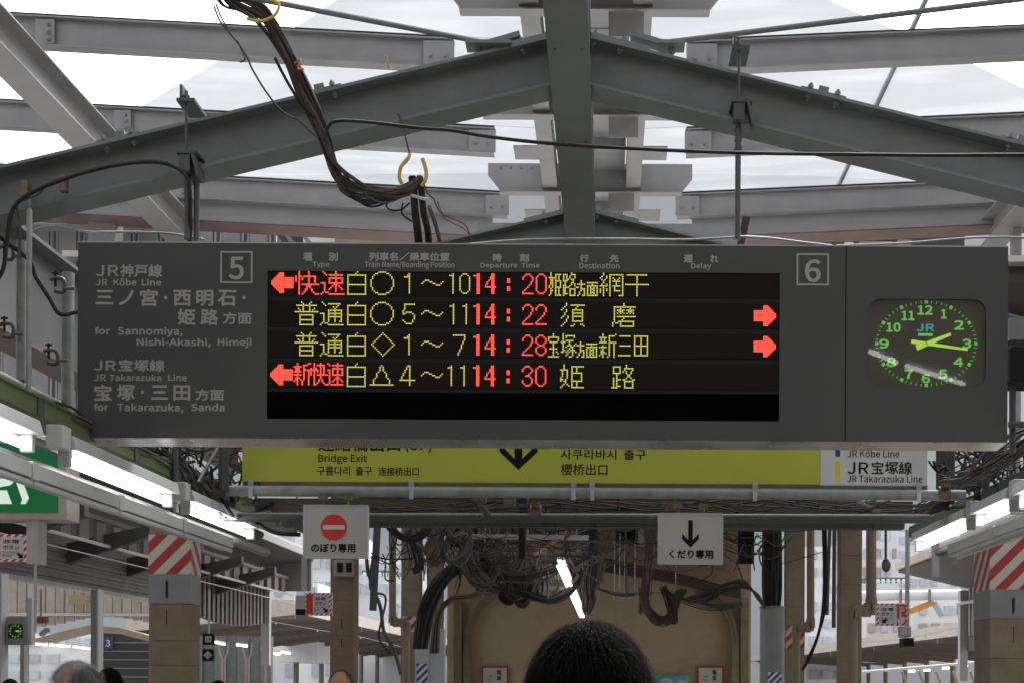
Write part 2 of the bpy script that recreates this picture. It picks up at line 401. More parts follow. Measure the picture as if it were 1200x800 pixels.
GL['r3'] = G('h1,2,4 p1,2 p5,2 p0,3 p0,4 p6,3 p6,4 p5,5 p4,6 p2,7 p3,7 p5,8 p4,7 p6,9 p6,10 p6,11 p0,10 p0,11 p1,12 p5,12 h13,2,4')
GL['r8'] = G('h1,2,4 p1,2 p5,2 v0,3,5 v6,3,5 p1,6 p5,6 h7,2,4 p1,8 p5,8 v0,9,11 v6,9,11 p1,12 p5,12 h13,2,4')
GL['r0'] = GL['a0']
GL['shin3'] = G('v2,0,13 h2,0,4 v1,3,4 v3,3,4 h5,0,4 h7,0,4 p1,9 p1,10 p3,9 p4,10 p0,11 p9,0 p10,0 h1,6,8 v6,1,9 p6,10 p5,11 p5,12 p5,13 h4,6,10 v9,4,13')
GL['kai3'] = G('v2,0,13 v0,3,7 p3,3 p4,4 p4,5 p3,4 h1,4,8 v6,0,9 v8,1,7 h7,4,10 p5,10 p5,11 p4,12 p3,13 p7,10 p7,11 p8,12 h13,9,10 p1,4')
GL['soku3'] = G('p0,0 p1,1 h1,3,9 v6,0,12 h3,3,9 h7,3,9 v3,3,7 v9,3,7 h4,0,1 v1,4,12 p5,9 p4,10 p3,11 p7,9 p8,10 p9,11 h13,2,9 p0,13')
GL['hime2'] = G('v1,0,7 h3,0,3 v2,3,9 p0,8 p0,9 p1,10 h11,1,2 v1,12,13 p0,14 v4,1,14 h1,4,7 v6,1,4 h5,4,7 v7,5,8 h9,5,7 v6,10,13 h14,4,7')
GL['ji2'] = G('v0,1,5 h1,0,2 v2,1,4 h5,0,2 v1,6,12 v0,8,14 h9,1,3 h13,0,2 p5,0 h1,5,6 v4,2,3 v7,1,3 h4,3,3 h4,5,6 p6,5 h6,5,6 p5,7 p4,8 p7,7 p7,8 h9,8,9 h10,4,7 v4,10,14 v7,10,14 h14,4,7')
GL['ho2'] = G('v2,5,6 h7,0,4 v2,7,11 p3,10 v4,10,14 h14,3,4 v1,12,13 p0,14')
GL['men2'] = G('h6,0,6 p3,7 h8,0,6 v0,8,14 v6,8,14 h14,0,6 v2,8,14 v4,8,14 p3,10 p3,12')
GL['ami'] = G('v2,0,1 p1,2 p0,3 p1,4 p3,4 v4,2,3 v2,5,6 p1,7 p4,7 h8,0,4 v2,9,14 v0,10,12 v4,10,11 v6,1,14 h1,6,14 v14,1,14 h14,12,13 p8,3 p12,3 p9,4 p11,4 h5,8,12 v10,6,7 h8,8,12 v9,9,10 h11,9,12')
GL['hoshi'] = G('h1,1,13 h7,0,14 v7,1,14')
GL['su'] = G('v3,0,1 p2,2 p1,3 p0,4 v3,4,5 v2,6,7 p1,8 p0,9 v4,8,9 v3,10,11 p2,12 p1,13 p0,14 h1,6,14 p10,2 p9,3 h4,7,13 v7,4,11 v13,4,11 h6,7,13 h8,7,13 h11,7,13 p8,13 h14,6,7 h13,12,13 p14,14')
GL['ma'] = G('v7,0,1 h2,1,14 v1,2,11 v0,12,14 h4,3,7 v5,3,6 h5,4,6 p3,6 p7,6 h4,9,13 v11,3,6 h5,10,12 p9,6 p13,6 h8,3,14 p7,9 p6,10 h11,4,13 h12,2,3 v5,11,14 v13,11,14 h14,5,13')
GL['takara'] = G('v3,0,1 h2,0,6 v0,2,4 v6,2,4 h5,1,5 v3,5,13 h9,1,5 p5,11 p6,12 h14,0,6')
GL['tsuka'] = G('v1,0,11 h5,0,2 h11,0,1 p2,10 h1,3,8 p3,2 v8,1,2 h4,3,7 v5,5,6 h7,4,6 p3,8 v7,8,13 p5,9 p6,8 p4,10 h10,6,8 p5,11 p4,12 p3,13 h14,5,6 p9,11 p8,7 p9,6 p3,11')
GL['shin2'] = G('v2,0,2 h2,0,4 v1,3,4 v3,3,4 h5,0,4 v2,7,14 h8,0,4 v1,10,12 p3,11 p4,12 p0,13 p5,14 v6,1,13 h1,6,9 p10,0 h5,6,10 v9,5,14')
GL['san'] = G('h1,1,7 h7,1,7 h13,0,7')
GL['ta'] = G('v0,1,13 v8,1,13 h1,0,8 h7,0,8 h13,0,8 v4,1,13')
GL['hime'] = G('v2,0,2 h3,0,4 v1,4,7 v0,8,10 p1,9 v4,4,8 v3,9,11 p2,10 p4,12 p5,13 p2,12 p1,13 p0,14 v7,1,14 h1,7,14 v10,1,5 h5,7,13 v13,5,10 h10,7,13 v10,10,13 h14,7,14')
GL['ji'] = G('v1,1,5 v5,1,5 h1,1,5 h5,1,5 v3,6,13 v1,8,14 h14,0,3 h9,3,5 h13,3,5 p7,4 v8,2,3 v9,0,1 h2,8,13 v13,2,3 v9,4,5 v12,4,5 h6,10,11 h7,10,11 p9,8 p12,8 p7,9 p8,9 h9,13,14 h10,8,13 v8,9,14 v13,9,14 h14,8,13')
GL['left'] = {(c, 7 + k) for c in range(0, 8) for k in range(-min(6, c + 1), min(6, c + 1) + 1)} | {(c, 7 + k) for c in range(8, 14) for k in range(-3, 4)}
GL['right'] = {(13 - c, r) for c, r in GL['left']}
def led(row, col, g, kind):
    x0 = LX0; z0 = ROWZ[row]; mb = MB(); yy = YB + (.0035 if kind == 'r' else .0038)
    rr = P_m * (.52 if kind == 'r' else .46)
    for c, r in GL[g]:
        cx, cz = x0 + (col + c) * P_m, z0 - r * P_m
        mb.add([(cx + rr * math.cos(a * math.pi / 4 + .39), yy, cz + rr * math.sin(a * math.pi / 4 + .39)) for a in range(8)], [tuple(range(8))])
    o = mb.build('led_character', M_redled if kind == 'r' else M_amber, bd)
    return o
def pc(px): return (px - 317.2) / DP
def T14(row, a, b):
    for g, px in (('r1', 555.3), ('r4', 568.8), ('colon', 594.6), (a, 612.6), (b, 628.3)): led(row, pc(px), g, 'r')
led(0, pc(318.3), 'left', 'r'); led(0, pc(346.3), 'kai', 'r'); led(0, pc(376.2), 'soku', 'r')
led(3, pc(317.8), 'left', 'r'); led(3, pc(344.9), 'shin3', 'r'); led(3, pc(364.6), 'kai3', 'r'); led(3, pc(384.4), 'soku3', 'r')
led(1, pc(884.2), 'right', 'r'); led(2, pc(884.2), 'right', 'r')
for r in (1, 2): led(r, pc(345.6), 'fu', 'a'); led(r, pc(375.4), 'tsu', 'a')
for r in range(4): led(r, pc(407.2), 'shiro', 'a'); led(r, pc(494.1), 'nami', 'a')
led(0, pc(434.3), 'maru', 'a'); led(1, pc(434.3), 'maru', 'a'); led(2, pc(435.5), 'dia', 'a'); led(3, pc(434.1), 'tri', 'a')
led(0, pc(473.6), 'a1', 'a'); led(1, pc(472.2), 'a5', 'a'); led(2, pc(473.6), 'a1', 'a'); led(3, pc(469), 'a4', 'a')
led(0, pc(526.7), 'b1', 'a'); led(0, pc(538.6), 'a0', 'a'); led(1, pc(527.4), 'b1', 'a'); led(1, pc(542.3), 'b1', 'a')
led(2, pc(531.3), 'a7', 'a'); led(3, pc(525.2), 'b1', 'a'); led(3, pc(540.2), 'b1', 'a')
T14(0, 'r2', 'r0'); T14(1, 'r2', 'r2'); T14(2, 'r2', 'r8'); T14(3, 'r3', 'r0')
for g, px in (('hime2', 643.4), ('ji2', 660.2), ('ho2', 677), ('men2', 688.2), ('ami', 703.2), ('hoshi', 733.1)): led(0, pc(px), g, 'a')
led(1, pc(658), 'su', 'a'); led(1, pc(717.9), 'ma', 'a')
for g, px in (('takara', 642.9), ('tsuka', 658), ('ho2', 676.6), ('men2', 687.8), ('shin2', 702.8), ('san', 725), ('ta', 743.8)): led(2, pc(px), g, 'a')
led(3, pc(657.4), 'hime', 'a'); led(3, pc(717.4), 'ji', 'a')

# printed lettering on the cabinet
YT = YB - .0015
def bt(s, x0, x1, yt, yb, bold=.9): return text(bd, s, x0, x1, yt, yb, YT, M_letter, bold)
bt('JR', 112, 139, 311, 324, 0.7); bt('神戸線', 141, 190, 310, 325); bt('JR', 112, 126, 327, 335, 0.45); bt('Kôbe', 133, 160, 326, 335, 0.6); bt('Line', 166, 189, 327, 335, 0.6)
bt('三', 112, 133, 340, 357, 1.3); bt('ノ', 139, 157, 340, 358, 1.3); bt('宮', 164, 185, 339, 359, 1.2); bt('·', 192, 196, 347, 351, 0.9)
bt('西', 203, 224, 340, 359, 1.2); bt('明', 230, 250, 340, 359, 1.2); bt('石', 255, 277, 340, 359, 1.2); bt('·', 284, 288, 347, 351, 0.9)
bt('姫', 208, 229, 362, 381, 1.2); bt('路', 235, 256, 362, 381, 1.2); bt('方面', 261, 295, 366, 380, 0.9)
bt('for', 111, 129, 383, 392, 0.9); bt('Sannomiya,', 138, 214, 383, 395, 0.8)
bt('Nishi-Akashi,', 160, 247, 396, 407, 0.8); bt('Himeji', 255, 295, 396, 407.5, 0.8)
bt('JR', 110, 136, 422, 434, 0.7); bt('宝塚線', 139, 193, 421, 435); bt('JR', 110, 124, 438, 446, 0.45); bt('Takarazuka', 128, 189, 438, 446, 0.6); bt('Line', 197, 219, 438, 446, 0.6)
bt('宝', 110, 131, 450, 469, 1.2); bt('塚', 137, 158, 450, 469, 1.2); bt('·', 165, 169, 457, 461, 0.9); bt('三', 177, 197, 451, 468, 1.3); bt('田', 203, 223, 451, 469, 1.2)
bt('方面', 229, 262.5, 455.5, 469, 0.9)
bt('for', 110, 127, 472, 481, 0.9); bt('Takarazuka,', 137, 215, 472, 483.5, 0.8); bt('Sanda', 224, 263.5, 472, 481.5, 0.8)
bt('種', 355.5, 366, 296, 306); bt('別', 385, 396, 296, 306); bt('Type', 366, 386, 307, 314.5, 0.45)
bt('列車名／乗車位置', 432.5, 527, 296, 306); bt('Train Name/Boarding Position', 427.5, 532.5, 306.5, 315.5, 0.45)
bt('時', 577.5, 588, 297.5, 307); bt('刻', 609, 620, 297.5, 307); bt('Departure  Time', 563, 632.5, 308, 315.5, 0.45)
bt('行', 679.5, 690, 298.5, 307.5); bt('先', 714.5, 725, 298.5, 307.5); bt('Destination', 679, 726, 308, 315, 0.45)
bt('遅', 801, 812, 298.5, 308); bt('れ', 832, 842, 298.5, 308); bt('Delay', 810, 833.5, 308.5, 316.5, 0.45)
def numbox(ch, x0, x1, yt, yb, tx0, tx1, tyt, tyb):
    mb = MB(); t = 2
    for a in ((x0, x1, yt, yt + t), (x0, x1, yb - t, yb), (x0, x0 + t, yt + t, yb - t), (x1 - t, x1, yt + t, yb - t)): rect(mb, *a, YB - .002, 0.0019)
    mb.build('number_frame', M_letter, bd); bt(ch, tx0, tx1, tyt, tyb, 1.6)
numbox('5', 258, 296, 294.5, 332, 268, 286, 301, 328); numbox('6', 933.5, 971.5, 297, 334.5, 943, 962, 304, 331)
# clock end: rounded window
cx0, cx1 = ox0 + .002, bx1
wx0, wx1, wz0, wz1 = BX(1016.5), BX(1155.5), BZ(rollpy(1086, 453)), BZ(rollpy(1086, 350.5)); rad = S(15, YB)
inner = []
for (qx, qz, a0) in ((wx1 - rad, wz1 - rad, 0), (wx0 + rad, wz1 - rad, 90), (wx0 + rad, wz0 + rad, 180), (wx1 - rad, wz0 + rad, 270)):
    for k in range(9):
        a = R(a0 + k * 90 / 8); inner.append((qx + rad * math.cos(a), qz + rad * math.sin(a)))
corn = [(cx1, bz1), (cx0, bz1), (cx0, bz0), (cx1, bz0)]
vs = []; fs = []; n = len(inner)
mb = MB()
for q in range(4):
    seg = inner[q * 9:(q + 1) * 9]; nx = inner[((q + 1) * 9) % n]; c0 = corn[q]; c1 = corn[(q + 1) % 4]
    for (i, j) in zip(seg[:-1], seg[1:]):
        mb.add([(c0[0], YB, c0[1]), (j[0], YB, j[1]), (i[0], YB, i[1])], [(0, 1, 2)])
    mb.add([(c0[0], YB, c0[1]), (c1[0], YB, c1[1]), (nx[0], YB, nx[1]), (seg[-1][0], YB, seg[-1][1])], [(0, 1, 2, 3)])
for i in range(n):
    a, b = inner[i], inner[(i + 1) % n]
    mb.add([(a[0], YB, a[1]), (b[0], YB, b[1]), (b[0], YB + .03, b[1]), (a[0], YB + .03, a[1])], [(0, 1, 2, 3)])
for i in range(4):
    a, b = corn[i], corn[(i + 1) % 4]
    mb.add([(a[0], YB, a[1]), (b[0], YB, b[1]), (b[0], YB + .12, b[1]), (a[0], YB + .12, a[1])], [(3, 2, 1, 0)])
cl = mb.build('clock_housing', M_board, bd)
MB().box((cx0 + .001, YB + .121, bz0), (cx1 - .001, YB + .14, bz1 - .001)).build('clock_back', M_board, bd)
M_face = mat('dark_green_clock_face', (.007, .014, .007), .6, var=.2)
face = MB().box((wx0 - .01, YB + .022, wz0 - .01), (wx1 + .01, YB + .03, wz1 + .01)).build('clock_face', M_face, bd)
M_gl = emat('luminous_green', (.20, .75, .10), .17); M_gl2 = emat('luminous_hand', (.42, .72, .06), .26)
ccx, ccy = 1085.5, 402.5; YC = YB + .0205
def nums(s, px, py, wd, ht): text(face, s, px - wd / 2, px + wd / 2, py - ht / 2, py + ht / 2, YC, M_gl, 1.0, 'numeral')
for s, px, py, wd in (('12', 1084, 363.5, 18), ('1', 1106, 368, 6.5), ('2', 1124, 381, 11.5), ('3', 1133, 402.5, 11), ('4', 1123, 424, 11.5), ('5', 1105, 438, 10.5), ('6', 1085, 443, 10),
                      ('7', 1065, 438, 10), ('8', 1044.5, 424, 11.5), ('9', 1036, 402.5, 11.5), ('10', 1047, 383.5, 17), ('11', 1064, 370, 15)): nums(s, px, py, wd, 11)
mb = MB()
for k in range(60):
    a = R(k * 6); ex, ez = 58 * math.sin(a), 48.5 * math.cos(a)
    c = V(ccx + ex, ccy - ez, YC); d = Vector((math.sin(a), 0, math.cos(a))); sd = Vector((d.z, 0, -d.x))
    ln, wd = (S(1.9, YB), S(1.9, YB)) if k % 5 == 0 else (S(1.6, YB), S(.45, YB))
    mb.add([c + d * ln + sd * wd, c + d * ln - sd * wd, c - d * ln - sd * wd, c - d * ln + sd * wd], [(0, 1, 2, 3)])
mb.build('minute_marks', M_gl, face)
def hand(ax, ay, bx_, by_, wa, wb, yy, nm):
    a, b = V(ax, ay, yy), V(bx_, by_, yy); d = (b - a).normalized(); sd = Vector((d.z, 0, -d.x)); wa = S(wa, YB); wb = S(wb, YB)
    q = [a + sd * wa, b + sd * wb, b - sd * wb, a - sd * wa]; MB().prism([(p.x, p.z) for p in q], yy - .001, yy + .001).build(nm, M_gl2, face)
hand(1074, 407.5, 1114, 391.5, 3.2, 1.6, YB + .0175, 'hour_hand'); hand(1068, 400, 1134, 409.5, 2.3, 1.2, YB + .0145, 'minute_hand')
MB().tube([V(1085.5, 402.5, YB + .019), V(1085.5, 402.5, YB + .012)], S(1.6, YB), 10).build('centre_pin', M_hook, face)
text(face, 'JR', 1074, 1095, 379.5, 388.5, YC, emat('teal_print', (.02, .28, .28), .3), .8, 'emblem')
rect(MB(), 1076, 1093, 390.5, 393.5, YC - .0005, .0005).build('emblem_bar', M_gl, face)
mg = bpy.data.materials.new('clock_glass'); mg.use_nodes = True; t = mg.node_tree; t.nodes.clear()
o_ = t.nodes.new('ShaderNodeOutputMaterial'); tr = t.nodes.new('ShaderNodeBsdfTransparent'); gl = t.nodes.new('ShaderNodeBsdfGlossy'); gl.inputs['Roughness'].default_value = .02
fz = t.nodes.new('ShaderNodeMixShader'); fz.inputs[0].default_value = .04
t.links.new(tr.outputs[0], fz.inputs[1]); t.links.new(gl.outputs[0], fz.inputs[2]); t.links.new(fz.outputs[0], o_.inputs[0])
MB().add([(wx0 - .004, YB + .008, wz0 - .004), (wx1 + .004, YB + .008, wz0 - .004), (wx1 + .004, YB + .008, wz1 + .004), (wx0 - .004, YB + .008, wz1 + .004)], [(0, 1, 2, 3)]).build('clock_glass', mg, bd)

# ------------------------------------------------------------------ green steel trusses
AX = -.155                                    # apex column of the old roof
def truss(y, label, zap=EYE + 2.335, half=2.9):
    t = thing('roof_truss', label, 'roof truss', (AX, y, zap), 'dark green rafters of the old roof')
    sl = .242
    for s in (-1, 1):
        p0 = Vector((AX, y, zap)); p1 = Vector((AX + s * half, y, zap - sl * half))
        up = (s * sl, 0, 1)
        MB().ibeam(p0 + Vector((s * .03, 0, -.03 * sl)), p1, .19, .15, .012, .008, up).build('rafter', M_green, t)
        d = (p1 - p0).normalized(); n = Vector((-d.z * s, 0, d.x * s))
        for u in (.10, .97, 1.78):
            c = p0 + d * u + n * .191
            if u > .5:
                b = MB(); b.obar(c - d * .09, c + d * .09, .10, .016, n, (0, .008)); b.obar(c - d * .02, c + d * .02, .03, .04, n, (0, .03))
                br = b.build('cleat', M_green, t)
            else:
                b = MB(); b.obar(c - d * .07, c + d * .17, .14, .014, n, (0, .007)); br = b.build('splice_plate', M_green, t)
            b = MB()
            for q in (-.055, .055):
                for yy in (-.045, .045):
                    hexbolt(b, c + d * q + n * .014 + Vector((0, yy, 0)), .012, .014, n)
                    hexbolt(b, c + d * q - n * .014 + Vector((0, yy, 0)), .013, .014, -n)
            b.build('bolts_', M_green, br)
        b = MB(); b.obar(p0 + d * .015 - n * .0, p0 + d * .075, .15, .012, n, (0, -.008)); b.build('end_plate', M_green, t)
    return t
truss(YB + .07, 'dark green steel rafters meeting over the departure board, nearest to the camera')
truss(7.72, 'dark green steel rafters behind the cable drop, only their apex showing over the board', half=2.6)
mb = MB(); t = thing('ridge_beam', 'long dark green ridge beam running away overhead down the middle of the roof', 'roof beam', (AX, 5, EYE + 2.3))
mb.ibeam((AX, 1.2, EYE + 2.3), (AX, 9.4, EYE + 2.3), .22, .155, .012, .012); mb.build('beam', M_green, t)
mb = MB()
for y in (5.2, 6.1):
    for s in (-.05, .05): hexbolt(mb, (AX + s, y, EYE + 2.3), .007, .006, (0, 0, -1))
mb.build('bolts_', M_green, t)
# brace rods from the apex brackets
for s, lab in ((-1, 'long grey green brace rod running up left from the truss apex'), (1, 'long grey green brace rod running up right from the truss apex')):
    a = V(562 if s < 0 else 787, 49, 5.6); e = V(712 + s * 1128 - (300 if s < 0 else -300), -146 - (50 if s < 0 else -30), 3.9)
    t = thing('brace_rod', lab, 'brace rod', a, 'brace rods at the truss apex')
    MB().tube([a, a + (e - a) * 1.0], .0105, 8).build('rod', M_green, t)
    b = MB(); b.box((a.x - .05, 5.53, a.z - .035), (a.x + .13, 5.62, a.z - .022) if s < 0 else (a.x + .05, 5.62, a.z - .022))
    b.obar(a + Vector((0, 0, -.028)), a + Vector((.16 * -s, 0, .02)), .07, .02); b.build('bracket', M_green, t)
    b = MB(); hexbolt(b, a + Vector((-.0 * s, -.02, -.035)), .014, .02, (0, 0, -1)); b.build('nut', M_green, t)

# board hangers
def hanger(px, ptop, pclamp, label, double=False):
    base = V(px, 287, YB + .07); top = V(px - .5, ptop, YB + .07); x = base.x
    t = thing('hanger_rod', label, 'hanger', base, 'rods hanging the departure board')
    clz = V(px, pclamp, YB).z
    MB().tube([(x, YB + .0, base.z), (x, YB + .0, clz)], .0115, 10).build('pipe', M_dpipe, t, True)
    MB().tube([(x, YB - .02, clz - .02), (x, YB - .02, top.z)], .006, 8).build('threaded_rod', M_dpipe, t)
    b = MB(); b.box((x - .022, YB - .045, clz - .07), (x + .022, YB + .01, clz)); b.box((x - .03, YB - .05, clz - .005), (x + .05, YB + .12, clz + .008))
    b.obar((x + .03, YB - .03, clz + .01), (x + .055, YB - .03, clz - .095), .012, .05, (0, 1, 0)); b.build('beam_clamp', M_dpipe, t, bevel=.002)
    b = MB(); tz = top.z - .05
    b.box((x - .03, YB - .05, tz), (x + .04, YB + .12, tz + .012)); b.box((x - .022, YB - .035, tz + .012), (x - .012, YB + .02, tz + .07))
    hexbolt(b, (x, YB - .02, tz + .012), .014, .02, (0, 0, 1)); b.build('top_plate', M_dpipe, t)
    b = MB()
    for q in (0.012, .045, .08): b.tube([(x, YB, clz - .08 - q), (x, YB, clz - .08 - q - .015)], .015, 6)
    b.build('nuts_', M_dpipe, t)
    if double:
        x2 = x + S(9, YB)
        MB().tube([(x2, YB + .02, base.z), (x2, YB + .02, clz - .01)], .0115, 10).build('second_pipe', M_dpipe, t, True)
        b = MB(); b.box((x2 - .02, YB - .005, clz - .09), (x2 + .025, YB + .04, clz - .02)); b.build('second_clamp', M_dpipe, t)
hanger(225.5, 118, 184, 'pair of thin dark rods holding the left end of the departure board to the rafter', True)
hanger(862.5, 57, 124, 'single dark rod holding the departure board beside the figure six to the right rafter')

# ------------------------------------------------------------------ white upper roof
RC = -.22; RS = .05
def rz(x): return EYE + 5.95 + RS * abs(x - RC)
BY = [11.3, 13.42, 15.56, 17.65]
whr = ['off the top of the frame', 'highest in view', 'second highest in view', 'lowest in view, just over the board']
for i, y in enumerate(BY):
    for s in (-1, 1):
        side = 'left' if s < 0 else 'right'
        t = thing('roof_beam', 'white painted roof beam on the %s of the ridge, %s' % (side, whr[i]), 'roof beam', (RC + s * 4, y, rz(4) - .3), 'white cross beams of the upper roof')
        x0 = RC + s * (1.27 if i in (0,) else 1.05 if i > 1 else 1.27 if s < 0 else .95); x1 = RC + s * 9.5
        p0 = Vector((x0, y, rz(x0) - .29)); p1 = Vector((x1, y, rz(x1) - .29))
        MB().ibeam(p0, p1, .28, .14, .014, .010).build('beam', M_white, t)
        MB().obar(p0 + Vector((0, 0, .30)), p1 + Vector((0, 0, .30)), .06, .028).build('glazing_gasket', M_black, t)
        b = MB(); b.box((x0 - s * .02, y - .055, p0.z + .015), (x0 + s * .27, y - .045, p0.z + .26))
        e = b.build('end_plate', M_white, t)
        b = MB()
        for q in (.06, .20): hexbolt(b, (x0 + s * q, y - .055, p0.z + .12), .022, .02)
        b.build('bolts_', M_white, e)
        # stiffener with two bolts further out
        if s < 0:
            for xx in (-5.35, ):
                z = rz(xx) - .29
                b = MB(); b.box((xx - .06, y - .056, z + .02), (xx + .12, y - .046, z + .25)); e2 = b.build('stiffener', M_white, t)
                b = MB()
                for q in (.06, .13, .2): hexbolt(b, (xx + .07, y - .056, z + q), .02, .025)
                b.build('bolts_', M_white, e2)
for s in (-1, 1):
    x0 = RC + s * 1.25; x1 = RC + s * 9.5; y = 17.72
    t = thing('eave_beam', 'lower white beam with brown underside just over the board, %s half' % ('left' if s < 0 else 'right'), 'roof beam', (x1, y, rz(x1) - .5), 'lower tier beams')
    p0 = Vector((x0, y, rz(x0) - .515)); p1 = Vector((x1, y, rz(x1) - .515))
    MB().obar(p0, p1, .03, .222, off=(0, .111)).build('web', mat('shaded_white_paint', (.19, .186, .19), .5, var=.08, scale=2), t)
    q = Vector((0, .21, -.006)); MB().obar(p0 + q, p1 + q, .42, .012).build('brown_soffit', mat('rust_brown_primer', (.13, .085, .07), .7, var=.2, scale=3), t)
# twin longitudinal girders
for s, xx, lab in ((-1, -.70, 'left'), (1, .27, 'right')):
    t = thing('roof_girder', 'white lengthwise roof girder just %s of the green ridge beam, high above it' % lab, 'roof beam', (xx, 12, EYE + 5.9), 'twin white girders along the ridge')
    MB().ibeam((xx, 9.5, EYE + 5.72), (xx, 19.5, EYE + 5.72), .30, .17, .014, .012).build('girder', M_white, t)
    b = MB()
    for y in BY: MB().box((xx + s * .02, y - .2, EYE + 5.74), (xx + s * .35, y + .2, EYE + 5.752)).build('seat_plate', M_white, t)
t = thing('ridge_soffit', 'grey white steel panels closing the gap between the twin ridge girders', 'roof panel', (RC, 14, EYE + 5.9))
for i in range(10):
    MB().box((-.60, 8.8 + i * 1.05, EYE + 5.93 + .012 * (i % 2)), (.17, 9.84 + i * 1.05, EYE + 5.95 + .012 * (i % 2))).build('soffit_panel', M_white, t)
    MB().box((-.60, 9.3 + i * 1.05, EYE + 5.80), (.17, 9.31 + i * 1.05, EYE + 5.93)).build('soffit_web', M_white, t)
# bracket beams between the cross beams
for i, y in enumerate((9.9, 12.12, 14.38, 16.65)):
    t = thing('bracket_beam', 'short white cross bracket with cut corners under the roof ridge, %s' % ('out of the frame overhead', 'topmost in the photo', 'middle one of the three in view', 'lowest one of the three in view')[i], 'roof bracket', (RC, y, EYE + 5.6), 'short bracket beams under the ridge')
    z0, z1 = EYE + 5.68, EYE + 6.02; x0, x1 = -1.43, .96
    MB().prism([(x0 + .16, z0), (x1 - .13, z0), (x1, z0 + .16), (x1, z1), (x0, z1), (x0, z0 + .20)], y - .006, y + .006).build('plate', M_white, t)
    MB().box((x0 + .14, y - .07, z0 - .014), (x1 - .12, y + .07, z0 - .001)).build('lower_flange', M_white, t)
    b = MB(); hexbolt(b, (.12, y - .012, z0 + .15), .04, .02)
    for k in range(4): hexbolt(b, (x0 + .15 + k * .12, y - .012, z1 - .05), .014, .012)
    b.build('bolts_', M_white, t)
    MB().box((-.02, y - .016, z0 - .22), (.28, y - .007, z1 - .12)).build('hanging_plate', M_white, t)
# long outer girders
for (a, b_, lab) in ((V(-30, 38, 12.2), V(232, 285, 17.9), 'left'), (V(1290, 150, 13.5), V(1160, 282, 17.9), 'right')):
    a.z = b_.z = (a.z + b_.z) / 2 if lab == 'left' else b_.z
    a2 = Vector((b_.x, a.y, a.z)) if lab == 'right' else Vector(((a.x + b_.x) / 2,) * 1 + (a.y, a.z)); b2 = Vector((a2.x, b_.y, b_.z))
    a2.y -= 2.5
    t = thing('roof_girder', 'long white steel girder running away on the far %s of the upper roof' % lab, 'roof beam', b2)
    MB().ibeam(a2 + Vector((0, 0, -.12)), b2 + Vector((0, 0, -.12)), .34, .30, .018, .012).build('girder', M_white, t)
# column under the left girder
t = thing('roof_column', 'square white roof column rising behind the board at the far left', 'column', V(119, 330, 18))
rect(MB(), 103, 134, 205, 420, 18, .33).build('shaft', M_white, t, bevel=.01)
t = thing('roof_column', 'white roof column just past the clock at the right edge', 'column', V(1192, 470, 17))
rect(MB(), 1186, 1197, 225, 600, 17.0, .12).build('shaft', M_white, t, bevel=.01)
# seam bar
t = MB().obar((2.86, 10, EYE + 6.03 + RS * 3.08), (2.86, 19, EYE + 6.03 + RS * 3.08), .045, .03).build('seam_bar', mat('dark_seam', (.06, .065, .07), .5), loc=(2.86, 12, EYE + 6))
tag(t, 'thin dark joint bar running lengthwise across the right hand roof glazing', 'glazing bar')
# glazing: translucent sheets
mgz = bpy.data.materials.new('translucent_roof_sheet'); mgz.use_nodes = True; t_ = mgz.node_tree; t_.nodes.clear()
o_ = t_.nodes.new('ShaderNodeOutputMaterial'); tr = t_.nodes.new('ShaderNodeBsdfTransparent'); tl = t_.nodes.new('ShaderNodeBsdfTranslucent')
tl.inputs['Color'].default_value = (.92, .95, .97, 1); tr.inputs['Color'].default_value = (.97, .98, 1, 1)
tc = t_.nodes.new('ShaderNodeTexCoord'); mp = t_.nodes.new('ShaderNodeMapping'); mp.inputs['Scale'].default_value = (.35, 1.6, 1)
nz = t_.nodes.new('ShaderNodeTexNoise'); nz.inputs['Scale'].default_value = 2.0; nz.inputs['Detail'].default_value = 7
t_.links.new(tc.outputs['Object'], mp.inputs[0]); t_.links.new(mp.outputs[0], nz.inputs['Vector'])
mr = t_.nodes.new('ShaderNodeMapRange'); mr.inputs[1].default_value = .45; mr.inputs[2].default_value = .8; mr.inputs[3].default_value = .10; mr.inputs[4].default_value = .2
t_.links.new(nz.outputs['Fac'], mr.inputs[0])
mx = t_.nodes.new('ShaderNodeMixShader'); t_.links.new(mr.outputs[0], mx.inputs[0]); t_.links.new(tr.outputs[0], mx.inputs[1]); t_.links.new(tl.outputs[0], mx.inputs[2]); t_.links.new(mx.outputs[0], o_.inputs[0])
t = thing('glazed_roof', 'translucent white glazing laid over the upper roof beams', 'glass roof', (RC, 14, EYE + 6.2))
ys = [6.8, 9.2] + BY
for i in range(len(ys) - 1):
    for s in (-1, 1):
        xs = [RC, RC + s * 3.08, RC + s * 6.2, RC + s * 9.5]
        for a, b_ in zip(xs[:-1], xs[1:]):
            za, zb = rz(a) + .035, rz(b_) + .035; y0, y1 = ys[i] + .012, ys[i + 1] - .012
            MB().add([(a, y0, za), (b_, y0, zb), (b_, y1, zb), (a, y1, za)], [(0, 1, 2, 3)]).build('roof_pane', mgz, t)
